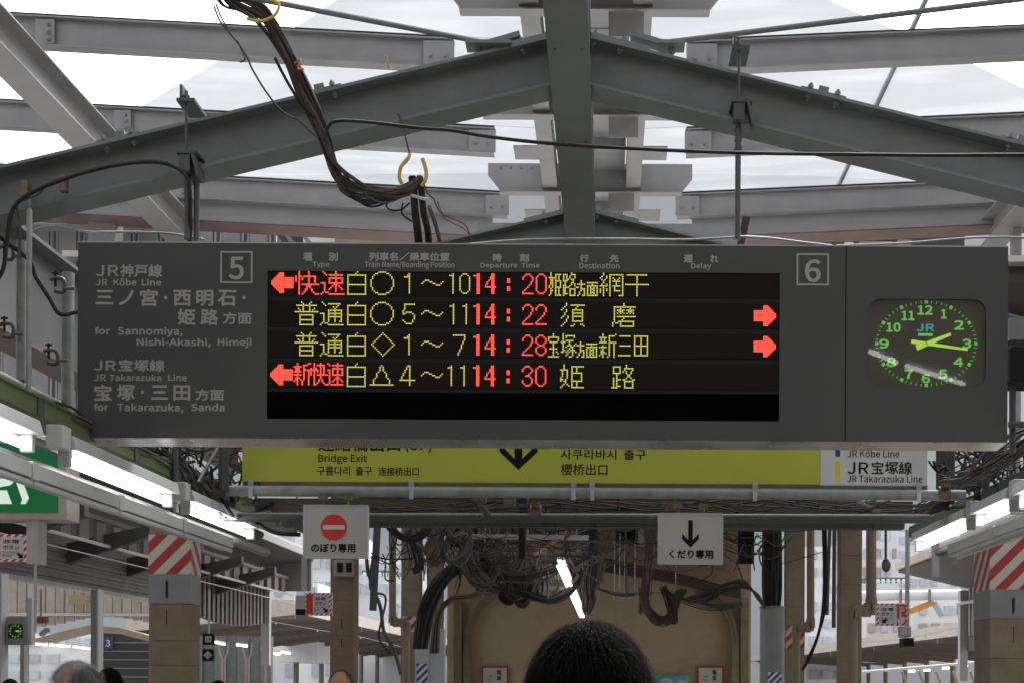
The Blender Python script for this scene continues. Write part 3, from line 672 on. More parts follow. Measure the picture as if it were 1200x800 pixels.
# pale arched building seen through the glazing
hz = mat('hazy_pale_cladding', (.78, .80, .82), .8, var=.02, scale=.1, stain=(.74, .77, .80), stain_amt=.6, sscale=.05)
t = thing('arched_building', 'pale hazy arched building seen through the roof glazing', 'building', (0, 150, -1.2))
def arc(pts, y, d, m, nm):
    q = [V(px, py, y) for px, py in pts]; return MB().prism([(p.x, p.z) for p in q][::-1], y, y + d).build(nm, m, t)
arc([(60, 900), (60, 205), (170, 122), (265, 66), (350, 30), (430, -25), (520, -70), (640, -95), (760, -85), (880, -40), (1048, 34), (1130, 70), (1200, 104), (1330, 190), (1330, 900)], 150, 14, hz, 'far_arch')
hz2 = mat('hazy_grey_cladding', (.50, .54, .56), .8, var=.05, scale=.15)
arc([(-40, 900), (-40, 226), (120, 214), (330, 206), (560, 203), (800, 204), (950, 206), (1060, 212), (1180, 228), (1180, 900)], 140, 8, hz2, 'lower_roof')

# ------------------------------------------------------------------ fluorescent lamps along both platform edges
def lamp(X, z, y0, L_, label, grp, s):
    """s = -1 left row, +1 right row; tube along y"""
    t = thing('fluorescent_lamp', label, 'fluorescent lamp', (X, y0 + L_ / 2, z + .09), grp)
    MB().prism([(X - .05, z + .035), (X + .05, z + .035), (X + .035, z + .085), (X - .035, z + .085)], y0 - .03, y0 + L_ + .03).build('housing', M_lgrey, t, bevel=.003)
    MB().tube([(X, y0 + .02, z), (X, y0 + L_ - .02, z)], .0165, 12).build('tube', M_tube, t, True)
    for yy in (y0 - .012, y0 + L_ + .012):
        b = MB(); b.box((X - .022, yy - .012, z - .024), (X + .022, yy + .012, z + .036)); b.build('lamp_holder', M_lgrey, t, bevel=.004)
    b = MB(); b.box((X - .03, y0 - .11, z + .03), (X + .03, y0 - .03, z + .11)); b.build('mounting_box', M_lgrey, t, bevel=.004)
    return t
LZ = EYE + .765
for i, (y0, l_, lab) in enumerate(((3.55, 1.16, 'lit lamp at the far left edge, cut off by the frame'), (5.06, 1.16, 'long lit lamp hanging under the left end of the departure board'), (6.50, 1.16, 'lit lamp beside the striped left column, last of the left row'))):
    lamp(-1.93, LZ, y0, l_, lab, 'lit lamps along the left platform edge', -1)
for i, (y0, l_, lab) in enumerate(((7.02, 1.14, 'long lit lamp beside the striped right column'), (6.27, .56, 'short lit lamp just right of the board underside'), (4.95, 1.16, 'lit lamp cut off by the right edge of the photo'))):
    lamp(1.785, LZ, y0, l_, lab, 'lit lamps along the right platform edge', 1)
for i in range(3):
    for s_, X_ in ((-1, -1.93), (1, 1.785)): lamp(X_, LZ, (2.05 if s_ < 0 else 3.4) - i * 1.45, 1.16, 'lit lamp out of the frame beside the photographer, %s row, number %s forward' % ('left' if s_ < 0 else 'right', ('one', 'two', 'three')[i]), 'lit lamps out of the frame', s_)
# lamps above and behind the photographer (they mirror in the clock glass)
for (x0, z0, x1, z1, lab) in ((-1, 0, 0, 0, ''),):
    pass
def mirror_lamp(pa, ya, pb, yb, label):
    a = V(pa[0], pa[1], ya); b = V(pb[0], pb[1], yb); a.y = 2 * YB - a.y; b.y = 2 * YB - b.y
    t = thing('fluorescent_lamp', label, 'fluorescent lamp', (a + b) / 2 + Vector((0, 0, .1)), 'lit lamps over the stairs behind the camera')
    MB().tube([a, b], .013, 10).build('tube', emat('bright_tube', (1, .97, .93), 3.5), t, True)
    MB().obar(a + Vector((0, -.0, .03)), b + Vector((0, 0, .03)), .035, .02).build('housing', M_lgrey, t)
mirror_lamp((1020, 411), 7.7, (1051, 424), 7.9, 'short lit lamp over the stairs, mirrored at the left of the clock glass')
mirror_lamp((1063, 428), 8.0, (1130, 449), 8.5, 'long lit lamp over the stairs, mirrored low in the clock glass')

# aluminium rails under the lamps
def rail(X, y0, y1, label):
    z = EYE + .672
    t = thing('lamp_rail', label, 'metal rail', (X, y0, z), 'pale metal rails under the lamps')
    n = 6; L_ = (y1 - y0) / n
    for i in range(n):
        a, b = y0 + i * L_ + .004, y0 + (i + 1) * L_ - .004
        mb = MB(); mb.box((X - .035, a, z - .02), (X + .035, b, z + .03)); mb.box((X - .03, a, z - .034), (X + .004, b, z - .0205)); mb.tube([(X + .02, a, z - .034), (X + .02, b, z - .034)], .012, 8)
        mb.build('rail_section', M_lgrey, t, bevel=.003)
        if i: MB().box((X - .04, a - .03, z - .026), (X + .04, a + .02, z + .034)).build('rail_joint', M_lgrey, t, bevel=.002)
rail(-1.93, 2.2, 7.2, 'long pale metal rail under the left lamp row'); rail(1.785, 2.2, 7.35, 'long pale metal rail under the right lamp row')

# lengthwise pipes and cable trays
def lpipe(X, z, r, y0, y1, label, m=None, name='scaffold_pipe', cat='pipe', n=12, sag=0):
    o = MB().tube([(X, y0 + (y1 - y0) * i / 8, z + sag * math.sin(i * 2.1)) for i in range(9)], r, n).build(name, m or M_pipe, None, True, (X, y0, z)); return tag(o, label, cat)
lpipe(-2.45, EYE + 1.19, .034, 3, 12, 'thick grey lengthwise pipe passing behind the lower left corner of the board', M_dpipe)
lpipe(-2.02, EYE + .735, .024, 3, 8.4, 'grey conduit running between the left lamps')
lpipe(-2.2, EYE + .9, .022, 4, 9, 'thin grey pipe under the green cable tray on the left', M_dpipe)
lpipe(2.35, EYE + 1.02, .03, 3.5, 10, 'grey lengthwise pipe beside the right cable tray', M_dpipe)
lpipe(1.9, EYE + .74, .02, 3, 8.2, 'thin conduit just above the right lamps', M_dpipe)
def tray(X, z, label):
    t = thing('cable_tray', label, 'cable tray', (X, 3, z), 'cable trays above the lamps')
    n = 12; y0, L_ = 3.0, .52
    for i in range(n):
        a, b = y0 + i * L_ + .003, y0 + (i + 1) * L_ - .003
        mb = MB(); mb.box((X - .07, a, z - .004), (X + .07, b, z)); mb.box((X + .066, a, z), (X + .07, b, z + .065)); mb.box((X - .07, a, z), (X - .066, b, z + .065)); mb.box((X + .07, a, z + .058), (X + .08, b, z + .064))
        mb.build('tray_section', M_tray, t)
        MB().box((X + .071, b - .03, z - .006), (X + .075, b + .03, z + .07)).build('joint_plate', M_dpipe, t)
    random.seed(3)
    for k in range(9):
        m = (M_cable, M_gcable, M_bcable)[k % 3]
        ph = random.random() * 6
        pts = [(X + random.uniform(-.05, .07), y0 + j * .4, z + .02 + .055 * random.random() + .02 * math.sin(j * .9 + ph)) for j in range(16)]
        MB().tube(spline(pts, 4), random.uniform(.005, .011), 6).build('cable', m, t, True)
tray(-2.1, EYE + .93, 'green painted cable tray with loose wires along the left lamp row')
tray(2.02, EYE + .93, 'cable tray full of loose wires above the right lamp row')

# ------------------------------------------------------------------ cross pipes at depth 7
def xpipe(pa, pb, y, r, label, m=None):
    a, b = V(*pa, y), V(*pb, y); o = MB().tube([a, (a + b) / 2, b], r, 14).build('scaffold_pipe', m or M_pipe, None, True, a); return tag(o, label, 'pipe')
xpipe((255, 574.5), (1131, 580), 6.95, .0265, 'long grey scaffold pipe running under the yellow exit sign')
xpipe((232, 605.5), (1090, 607.5), 7.25, .0235, 'darker scaffold pipe behind the two small hanging signs', M_dpipe)
o = MB(); rect(o, 300, 1070, 585, 600, 7.6, .14); tag(o.build('tie_beam', M_brown, None, False, V(690, 592, 7.6)), 'dark brown steel tie beam between the two cross pipes', 'beam')
o = MB(); rect(o, 330, 1060, 611, 617, 7.5, .10); tag(o.build('angle_bar', M_dark, None, False, V(690, 614, 7.5)), 'dark angle bar just under the lower cross pipe', 'beam')
def coupler(px, py, y, label):
    c = V(px, py, y); t = thing('pipe_coupler', label, 'pipe clamp', c, 'clamps on the cross pipes')
    MB().tube([c + Vector((-.028, 0, 0)), c + Vector((.028, 0, 0))], .036, 12).build('collar', M_brass, t, True)
    b = MB(); b.box((c.x - .02, y - .055, c.z + .02), (c.x + .02, y - .02, c.z + .05)); hexbolt(b, (c.x, y - .05, c.z + .035), .014, .02, (0, -1, 0)); b.build('clamp_bolt', M_brass, t)
for px, py, y, lab in ((258, 574, 6.95, 'rusty clamp at the left end of the pipe under the yellow sign'), (563, 581, 7.1, 'rusty clamp left of the arrow between both cross pipes'), (597, 584, 7.1, 'brass clamp under the black arrow of the yellow sign'),
                       (628, 600, 7.25, 'small clamp on the lower pipe right of centre'), (786, 589, 7.1, 'rusty clamp above the downward arrow sign'), (1106, 578, 6.95, 'greenish clamp at the right end of the pipe under the yellow sign')):
    coupler(px, py, y, lab)
# diagonal stays
def stay(pa, ya, pb, yb, r, label, m=None):
    a, b = V(*pa, ya), V(*pb, yb); o = MB().tube([a, b], r, 8).build('stay_pipe', m or M_dpipe, None, True, a); return tag(o, label, 'pipe')
stay((556, 583), 7.05, (572, 603), 7.2, .017, 'short slanting stay between the cross pipes below the exit sign')
stay((612, 585), 7.6, (612, 655), 7.6, .021, 'short black drop tube under the cross pipe near the centre', M_black)
stay((1005, 588), 7.3, (1040, 605), 7.4, .014, 'brass coloured slanting stay at the right end of the pipes', M_brass)
stay((1123, 521), 6.9, (1147, 550), 7.3, .007, 'thin slanting rod right of the yellow sign')
stay((205, 525), 6.6, (205, 600), 6.6, .017, 'upright grey tube behind the board beside the left lamps')
stay((262, 520), 6.9, (262, 575), 6.9, .026, 'upright tube meeting the left end of the cross pipe')
stay((232, 565), 6.8, (258, 520), 7.2, .009, 'thin slanting rod left of the yellow sign')
stay((1108, 520), 7.4, (1108, 590), 7.4, .05, 'thick upright post behind the right end of the exit sign', M_dark)
stay((1155, 520), 7.0, (1155, 600), 7.0, .02, 'upright grey tube just right of the departure board end')

# yellow exit sign
YS = 6.98
es = thing('exit_sign', 'long yellow green bridge exit sign with a black down arrow, below the board', 'exit sign', V(686, 568, YS))
rect(MB(), 284, 961, 430, 565.5, YS, .05).build('yellow_panel', M_yel, es, bevel=.002)
rect(MB(), 961.4, 1087, 435, 568.5, YS, .05).build('white_panel', M_signw, es, bevel=.002)
YL = YS - .0015
def et(s, x0, x1, yt, yb, bold=.0, m=None): return text(es, s, x0, x1, yt, yb, YL, m or M_blk, bold)
et('連絡橋出口', 373, 469, 508, 528.5, .6); et('(3F)', 475, 506, 513, 530, .4)
et('Bridge Exit', 373, 430, 531.5, 543.5, .3); et('구름다리  출구', 371.5, 436, 546, 556.5, .3); et('连接桥出口', 443.5, 491, 547, 557, .3)
et('사쿠라바시  출구', 657, 757, 526, 538, .3); et('櫻桥出口', 657, 712, 543, 556.5, .2)
et('JR', 993, 1020, 510, 527, .5); et('神戸線', 1024, 1068, 510, 526, .4); et('JR Kōbe Line', 993, 1054, 526.5, 535.5, .2)
et('JR', 993, 1018, 541, 555, .6); et('宝塚線', 1021, 1069, 540, 555.5, .5); et('JR Takarazuka Line', 993, 1081, 556, 564.8, .2)
rect(MB(), 979, 984.5, 505, 534.5, YL, .001).build('line_colour_bar', M_navy, es); rect(MB(), 979, 984.5, 539.5, 563.5, YL, .001).build('line_colour_bar', M_ypr, es)
def poly(parent, pts, y, m, nm, d=.001):
    q = [V(px, py, y) for px, py in pts]; return MB().prism([(p.x, p.z) for p in q][::-1], y, y + d).build(nm, m, parent)
poly(es, [(603, 490), (612, 490), (612, 537), (630, 519), (630, 529), (607.5, 550), (585.5, 529), (585.5, 519), (603, 537)], YL, M_blk, 'arrow')
b = MB(); rect(b, 284, 1087, 566, 571, YS + .02, .03); b.build('sill_strip', mat('dusty_angle', (.28, .24, .19), .7), es)
for i, px in enumerate((293.5, 482, 672, 694, 885, 1077)):
    py = 567 + (px - 293) * .0055; b = MB(); rect(b, px - 3, px + 3, py - 6, py + 4, YS - .012, .008); rect(b, px - 2.4, px + 2.4, py + 4, py + 16, YS - .062, .006)
    c = V(px, py - 3, YS - .012); hexbolt(b, c, .006, .004); b.build('fixing_strap', mat('zinc_strap', (.42, .47, .5), .4, metal=.4), es)

# two hanging one-way signs
def hsign(x0, x1, yt, yb, y, label):
    t = thing('hanging_sign', label, 'sign', V((x0 + x1) / 2, yt, y), 'small white one-way signs under the cross pipes')
    rect(MB(), x0, x1, yt, yb, y, .03).build('panel', M_sign, t)
    for a in ((x0 - 1, x1 + 1, yt - 1.5, yt), (x0 - 1, x1 + 1, yb, yb + 1.5), (x0 - 1.5, x0 + .8, yt, yb), (x1 - .8, x1 + 1.5, yt, yb)): rect(MB(), *a, y - .004, .038).build('frame_bar', M_lgrey, t)
    for px in (x0 + 22, x1 - 22):
        b = MB(); a = V(px, yt, y + .015); b.tube([a, a + Vector((0, 0, .05))], .008, 6); b.box((a.x - .02, y - .01, a.z + .03), (a.x + .02, y + .04, a.z + .05)); b.build('hanger', M_brass, t)
    return t
y = 6.9; t = hsign(356.5, 429.5, 592.5, 652, y, 'white sign with a red no entry disc, left of centre')
c = V(391.3, 617.5, y - .001); MB().tube([c, c + Vector((0, -.001, 0))], S(15.4, y), 40).build('no_entry_disc', M_red, t)
rect(MB(), 378.5, 404, 614.8, 619.8, y - .0035, .001).build('no_entry_bar', M_signw, t); text(t, 'のぼり専用', 364.5, 416.5, 636, 647, y - .0015, M_blk, .8)
t = hsign(772.5, 846, 602, 659, y, 'white sign with a black down arrow, right of centre')
poly(t, [(806.6, 609), (811.8, 609), (811.8, 632), (819, 624.5), (819, 631), (809.2, 641), (799.4, 631), (799.4, 624.5), (806.6, 632)], y - .0015, M_blk, 'arrow')
text(t, 'くだり専用', 784, 836, 643.5, 654, y - .0015, M_blk, .8)

# ------------------------------------------------------------------ cable drop over the board
random.seed(11)
t = thing('cable_bundle', 'drooping bundle of brown and black cables hanging in front of the left rafter', 'cable bundle', V(440, 228, 5.45))
path = [(236, -45, 5.0), (262, -5, 5.1), (300, 12, 5.2), (330, 55, 5.3), (355, 105, 5.36), (378, 155, 5.4), (392, 195, 5.42), (412, 218, 5.44), (440, 229, 5.45), (470, 224, 5.47), (492, 210, 5.5)]
for k in range(24):
    ph = random.random() * 6.28; a = random.uniform(.004, .02)
    pts = []
    for j, (px, py, yy) in enumerate(path):
        sp = (13 if j < 3 else 10 if j < 5 else 7 if j < 7 else 13 if j < 9 else 7 if j < 10 else 3)
        an = ph + j * .7
        pts.append(V(px + sp * math.cos(an) * random.uniform(.4, 1), py + sp * math.sin(an) * random.uniform(.3, .9) + (4 * random.random() if 6 < j < 10 else 0), yy + a * math.sin(an)))
    MB().tube(spline(pts, 6), random.uniform(.0035, .0075), 6).build('cable', (M_bcable, M_cable, M_bcable, M_gcable)[k % 4], t, True)
def wire(pts, r, m, nm='wire', par=None, k=8): return MB().tube(spline([V(*p) for p in pts], k), r, 6).build(nm, m, par or t, True)
wire([(318, 0, 5.1), (327, 5, 5.1), (322, 18, 5.1), (305, 25, 5.12), (290, 22, 5.14)], .006, M_hook, 'yellow_tie')
wire([(345, 75, 5.3), (352, 70, 5.26), (349, 80, 5.26), (356, 81, 5.26)], .004, mat('orange_wire', (.5, .15, .06), .5), 'orange_end')
wire([(322, 68, 5.33), (336, 95, 5.34), (352, 120, 5.36), (370, 140, 5.38)], .006, M_cable)
t = thing('loose_wire', 'twisted grey wire dangling beside the cable bundle on the left', 'wire', V(300, 90, 5.2))
wire([(251, 8, 5.1), (258, 25, 5.15), (270, 40, 5.18), (280, 52, 5.2), (290, 68, 5.22), (296, 82, 5.25), (312, 108, 5.28), (330, 130, 5.3), (350, 142, 5.33), (372, 162, 5.36)], .0038, M_gcable)
wire([(253, 5, 5.12), (260, 22, 5.14), (272, 42, 5.2), (279, 50, 5.18), (284, 60, 5.2), (287, 70, 5.2), (281, 73, 5.2)], .0035, M_gcable, 'twisted_end')
t = thing('cable_loop', 'stray black cable loops below the hook over the board', 'cable', V(470, 240, 5.5))
wire([(492, 218, 5.5), (480, 228, 5.5), (465, 232, 5.5), (453, 239, 5.5), (457, 246, 5.5), (470, 246, 5.5), (480, 238, 5.5)], .004, M_cable)
wire([(472, 238, 5.55), (471, 250, 5.55), (480, 258, 5.56), (484, 260, 5.6)], .004, M_cable)
wire([(495, 208, 5.5), (500, 225, 5.52), (508, 233, 5.54)], .003, M_bcable)
mr_ = mat('dark_red_wire', (.17, .035, .025), .5)
wire([(508, 233, 5.54), (515, 248, 5.56), (528, 256, 5.58), (545, 264, 5.6), (553, 282, 5.6)], .0028, mr_, 'red_wire'); wire([(512, 235, 5.54), (518, 250, 5.56), (524, 258, 5.58), (543, 268, 5.6), (551, 276, 5.6)], .0025, mr_, 'red_wire')
t = thing('cable_drop', 'thick black taped cables dropping behind the board below the hook', 'cable', V(492, 285, 5.8))
for k in range(9):
    o1 = random.uniform(-8, 8); o2 = o1 * 1.3
    wire([(486 + o1, 207 + random.uniform(-3, 3), 5.5), (488 + o1, 225, 5.52), (490 + o1 * 1.1, 250, 5.62), (494 + o2, 275, 5.78), (498 + o2, 330, 5.85)], .010, M_cable, 'cable')
wire([(503, 243, 5.5), (510, 262, 5.6), (517, 290, 5.78)], .009, M_gcable, 'grey_tube'); wire([(482, 229, 5.47), (492, 232, 5.46), (502, 234, 5.47)], .006, M_lgrey, 'cable_tie')
t = thing('hook', 'yellow sleeved wire hook hanging from the rafter above the cables', 'hook', V(468, 140, 5.5))
wire([(466, 134, 5.52), (470, 142, 5.5), (476, 165, 5.49), (480, 180, 5.48)], .0035, M_gcable, 'hook_wire'); wire([(480, 181, 5.48), (478, 186, 5.47), (470, 196, 5.47), (468, 208, 5.47), (471, 216, 5.48)], .008, M_hook, 'sleeve')
wire([(495, 186, 5.47), (499, 199, 5.47), (499, 210, 5.47), (494, 218, 5.48)], .008, M_hook, 'sleeve'); wire([(452, 65, 5.5), (455, 80, 5.52)], .006, M_hook, 'sleeve')
wire([(468, 134, 5.48), (471, 141, 5.48), (472, 150, 5.48)], .004, M_gcable, 'twist')
t = thing('long_cable', 'single black cable strung across the photo above the board', 'cable', V(700, 172, 5.3))
wire([(380, 165, 5.37), (384, 150, 5.37), (395, 142, 5.35), (430, 143, 5.3), (490, 150, 5.28), (530, 153, 5.26), (570, 160, 5.25), (630, 167, 5.22), (700, 172, 5.2), (800, 177, 5.15), (900, 180, 5.1), (1000, 181, 5.05), (1100, 182, 5), (1260, 181, 4.9)], .0065, M_cable, 'cable', k=6)
t = thing('looping_cable', 'black cable looping along the left rafter with brass clips', 'cable', V(60, 210, 5.5))
wire([(-20, 345, 5.5), (2, 320, 5.5), (8, 285, 5.5), (12, 255, 5.5), (22, 236, 5.5), (45, 222, 5.5), (70, 212, 5.5), (100, 202, 5.5), (140, 193, 5.5), (180, 190, 5.5), (205, 196, 5.5), (220, 210, 5.5), (223, 240, 5.52), (222, 290, 5.6)], .008, M_cable, 'cable', k=6)
wire([(22, 300, 5.52), (24, 268, 5.52), (20, 240, 5.52), (30, 234, 5.52), (45, 228, 5.52), (58, 214, 5.5), (85, 206, 5.5)], .005, M_gcable, 'thin_cable')
for px, py in ((31, 222), (75, 216)):
    c = V(px, py, 5.52); b = MB(); b.box(c - Vector((.012, .02, .03)), c + Vector((.012, .02, .03))); b.tube([c + Vector((-.02, 0, .02)), c + Vector((.02, 0, -.03))], .005, 6); b.build('clip', M_brass, t)
for i, (pts, lab) in enumerate((([(37, 273, 5.45), (48, 267, 5.45), (65, 265, 5.5), (82, 268, 5.55), (105, 272, 5.6), (150, 272, 5.72), (200, 274, 5.75), (240, 281, 5.72)], 'pale conduit arching to the left top of the board'),
                     ([(865, 277, 5.66), (900, 279, 5.72), (940, 284, 5.72), (975, 288, 5.72)], 'grey wire lying along the board top right of the single rod'),
                     ([(980, 288, 5.72), (1060, 285, 5.72), (1120, 280, 5.74), (1170, 278, 5.74), (1230, 280, 5.74)], 'pale wire arching over the clock end of the board'),
                     ([(540, 287, 5.73), (620, 281, 5.75), (720, 280, 5.75), (800, 281, 5.74), (862, 278, 5.72)], 'grey wire sagging along the middle of the board top'))):
    t = thing('top_wire', lab, 'wire', V(*pts[0]), 'wires along the board top'); wire(pts, .0045, M_pipe, 'wire')
o = MB(); a = V(875, 255, 5.75); b_ = V(867, 290, 5.75); o.obar(a, b_, .03, .02, (0, 1, 0)); tag(o.build('dark_bracket', M_bcable, None, False, b_), 'short dark slanting strap on the board top beside the rod', 'bracket')

# ------------------------------------------------------------------ left background: girder, wall, vertical pipes
def ratio_bar(X, ra, rb, y0, y1, th, m, nm, par):  # vertical web at column X spanning elevation ratios
    return MB().box((X - th, y0, EYE + ra * abs(X)), (X + th, y1, EYE + rb * abs(X))).build(nm, m, par)
t = thing('side_girder', 'light grey lengthwise girder with clamps behind the left end of the board', 'beam', (-3, 6, EYE + 1.7))
ratio_bar(-3.0, .56, .735, 2.6, 11.5, .006, M_white, 'web', t)
MB().box((-3.1, 2.6, EYE + 1.655), (-2.9, 11.5, EYE + 1.675)).build('lower_flange', mat('rusty_grey', (.22, .19, .17), .6, stain=(.12, .07, .05), stain_amt=.6), t)
MB().box((-3.1, 2.6, EYE + 2.205), (-2.9, 11.5, EYE + 2.225)).build('upper_flange', M_green, t)
def vpipe(px, yt, yb, y, r, label, m=None):
    a, b = V(px, yt, y), V(px, yb, y); b.x = a.x; o = MB().tube([a, b], r, 12).build('upright_pipe', m or M_pipe, None, True, b); return tag(o, label, 'pipe')
vpipe(26, 283, 446, 5.9, .022, 'upright scaffold pipe clamped to the grey girder at the far left')
vpipe(80, 320, 525, 6.3, .0265, 'upright scaffold pipe clamped to the girder just left of the board')
vpipe(34.5, 246, 470, 5.0, .0095, 'thin upright rod hanging from the left rafter')
t_ = MB().tube([V(35, 225, 5.6), V(35, 272, 5.5)], .006, 6).build('rod_top', M_pipe, None, True, V(35, 272, 5.5)); tag(t_, 'thin threaded rod with nuts under the left rafter clip', 'rod')
def cclamp(px, py, y, label):
    c = V(px, py, y); s = S(1, y); t = thing('girder_clamp', label, 'clamp', c, 'screw clamps on the grey girder')
    MB().tube(spline([c + Vector((-9 * s, 0, 2 * s)), c + Vector((-3 * s, 0, 4 * s)), c + Vector((5 * s, 0, 3 * s)), c + Vector((8 * s, 0, -4 * s)), c + Vector((6 * s, 0, -12 * s)), c + Vector((-4 * s, 0, -11 * s))], 4), 2.4 * s, 8).build('clamp_body', M_dpipe, t, True)
    b = MB(); b.tube([c + Vector((-3 * s, 0, 12 * s)), c + Vector((-3 * s, 0, -6 * s))], 1.6 * s, 8); b.tube([c + Vector((-7 * s, 0, 10 * s)), c + Vector((1 * s, 0, 10 * s))], 1.2 * s, 6); b.build('clamp_screw', M_black, t)
    MB().tube([c + Vector((6 * s, 0, -8 * s)), c + Vector((20 * s, 0, -8 * s))], 2.2 * s, 8).build('cross_stub', M_brass, t)
cclamp(8, 383, 5.85, 'screw clamp low on the girder at the far left edge'); cclamp(60, 414, 6.2, 'screw clamp low on the girder just left of the board')
cclamp(8, 292, 5.8, 'screw clamp high on the girder at the far left edge'); cclamp(68, 330, 6.2, 'screw clamp at the pipe head just left of the board')
wire_t = thing('girder_cable', 'dark cable running down along the grey girder on the left', 'cable', V(40, 310, 5.6)); t = wire_t
wire([(-30, 255, 5.7), (0, 278, 5.7), (34, 305, 5.7), (42, 325, 5.7), (58, 350, 5.7), (70, 368, 5.7), (90, 366, 5.75), (110, 366, 5.8)], .009, M_cable, 'cable')
# corrugated wall beyond
t = thing('corrugated_wall', 'pale grey ribbed cladding wall behind the left end of the board', 'wall', V(100, 500, 19))
for i in range(12):
    x0 = -60 + i * 32; mb = MB(); rect(mb, x0, x0 + 21, 263, 520, 19, .05); rect(mb, x0 + 21.3, x0 + 31.7, 263, 520, 19.07, .03); mb.build('wall_panel', M_white, t)
    mb = MB(); rect(mb, x0 + 22.5, x0 + 25, 263, 520, 18.99, .07); rect(mb, x0 + 29, x0 + 31, 263, 520, 18.99, .07); mb.build('wall_rib_', M_mgrey, t)
MB(); b = MB(); rect(b, -60, 215, 253, 263, 18.7, .3); b.build('grey_band', M_mgrey, t)
# clutter of the old station roof seen over the board top
t = thing('old_roof_edge', 'dark old roof edge with beige gables seen just over the board top', 'roof', V(640, 330, 21))
b = MB(); rect(b, 236, 1130, 268, 430, 22.0, .3); b.build('dark_wall', M_dark, t)
for x0, x1, yt, m in ((255, 268, 267, M_brown), (274, 278, 266, M_lgrey), (283, 288, 270, M_signw), (298, 316, 268, M_cream), (392, 500, 272, M_cream), (405, 415, 270, M_dark), (355, 392, 271, M_signw), (1008, 1045, 283, M_cream), (990, 1000, 284, M_signw), (1052, 1068, 281, M_cream)):
    b = MB(); rect(b, x0, x1, yt, 330, 21.4 + random.random() * .4, .1); b.build('gable_panel', m, t)
for x0 in (316, 330, 350):
    a, c = V(x0, 268, 21.2), V(x0 + 18, 292, 21.2); MB().obar(a, c, .06, .05, (0, 1, 0)).build('barge_board', M_green, t)
b = MB(); rect(b, 560, 870, 262, 300, 10.2, .15); tag(b.build('cross_plate', M_green, None, False, V(700, 300, 10.2)), 'dark green plate behind the second truss at the board top', 'beam')

# ------------------------------------------------------------------ exit and emergency signs at the left
YX = 6.4
t = thing('running_exit_sign', 'lit green exit box with a white running figure at the left edge', 'exit sign', V(30, 608, YX))
rect(MB(), -60, 78, 511, 608, YX + .004, .16).build('case', mat('beige_case', (.42, .38, .32), .5), t, bevel=.004)
rect(MB(), -50, 68, 519, 600, YX, .003).build('green_face', emat('lit_green_panel', (.0, .16, .045), .16), t)
gw = emat('lit_white_figure', (.75, .9, .8), .28)
poly(t, [(-40, 560), (14, 560), (20, 554), (25, 560), (34, 583), (30, 590), (24, 590), (26, 585), (18, 562), (12, 568), (-10, 572), (-10, 595), (-40, 595)], YX - .0015, gw, 'figure')
poly(t, [(-10, 574), (8, 574), (14, 590), (-10, 590)], YX - .0025, gw, 'door_shape')
rect(MB(), 31, 44.5, 608, 660, YX + .03, .1).build('support_post', M_lgrey, t)
def esign(parent_label, x0, x1, yt, yb, y, mode):
    t = thing('emergency_sign', parent_label, 'sign', V((x0 + x1) / 2, yt, y), 'emergency button signs'); sc_ = (yb - yt) / 32.0
    rect(MB(), x0, x1, yt, yb, y, .04).build('panel', stripes('red_white_border', (.75, .75, .75), (.55, .03, .02), .036), t)
    red_w = (x1 - x0) * (.28 if mode != 'R' else .34)
    if mode == 'R': xa, xb, ra, rb_ = x0 + 3, x1 - red_w, x1 - red_w, x1 - 2
    else: xa, xb, ra, rb_ = x0 + red_w, x1 - 4, x0 + 1, x0 + red_w
    rect(MB(), xa, xb, yt + 3 * sc_, yb - 3 * sc_, y - .002, .0015).build('white_field', M_signw, t)
    rect(MB(), ra, rb_, yt + 2 * sc_, yb - 2 * sc_, y - .0022, .0018).build('red_field', M_red, t)
    w_ = xb - xa
    text(t, '非常', xa + w_ * .12, xa + w_ * .82, yt + 6 * sc_, yt + 11 * sc_, y - .003, M_blk, .2); text(t, 'ボタン', xa + w_ * .12, xa + w_ * .82, yt + 12.5 * sc_, yt + 18 * sc_, y - .003, M_blk, .2)
    text(t, 'Emergency', xa + w_ * .1, xa + w_ * .8, yt + 19.5 * sc_, yt + 22.5 * sc_, y - .003, M_blk); text(t, 'Button', xa + w_ * .1, xa + w_ * .5, yt + 23 * sc_, yt + 26 * sc_, y - .003, M_blk)
    if mode == 'R':
        text(t, 'SOS', ra + 3 * sc_, rb_ - 2 * sc_, yt + 4 * sc_, yt + 12 * sc_, y - .004, M_signw, .5)
        cx = (ra + rb_) / 2; cy = yt + 20 * sc_
        poly(t, [(cx - 2, cy - 6), (cx, cy - 6), (cx, cy - 1), (cx + 4, cy), (cx + 4, cy + 5), (cx + 1, cy + 8), (cx - 3, cy + 8), (cx - 6, cy + 2), (cx - 5, cy + 1), (cx - 2, cy + 3)], y - .004, M_signw, 'pointing_hand')
        ax_, ay_ = xa + 5 * sc_, yb - 4 * sc_; sg = -1
    else:
        ax_, ay_ = xb - 1, yb - 4 * sc_; sg = 1
    poly(t, [(ax_, ay_), (ax_ - sg * 6 * sc_, ay_), (ax_ - sg * 4 * sc_, ay_ - 2 * sc_), (ax_ - sg * 7 * sc_, ay_ - 5 * sc_), (ax_ - sg * 5 * sc_, ay_ - 7 * sc_), (ax_ - sg * 2 * sc_, ay_ - 4 * sc_), (ax_, ay_ - 6 * sc_)][::sg], y - .004, M_blk, 'arrow')
    return t
esign('red and white emergency button sign at the far left under the green exit box', -12, 31.5, 625.5, 657.5, 6.9, 'L')
t = esign('emergency button sign hanging left of the cream column, with a lamp box beside it', 358, 389, 694, 720.5, 11, 'L')
b = MB(); rect(b, 346.5, 358, 697, 713, 11, .2); b.build('lamp_box', M_lgrey, t); b = MB(); rect(b, 346.5, 358, 713, 719.5, 11.0, .2); b.build('lamp_lens', M_black, t)
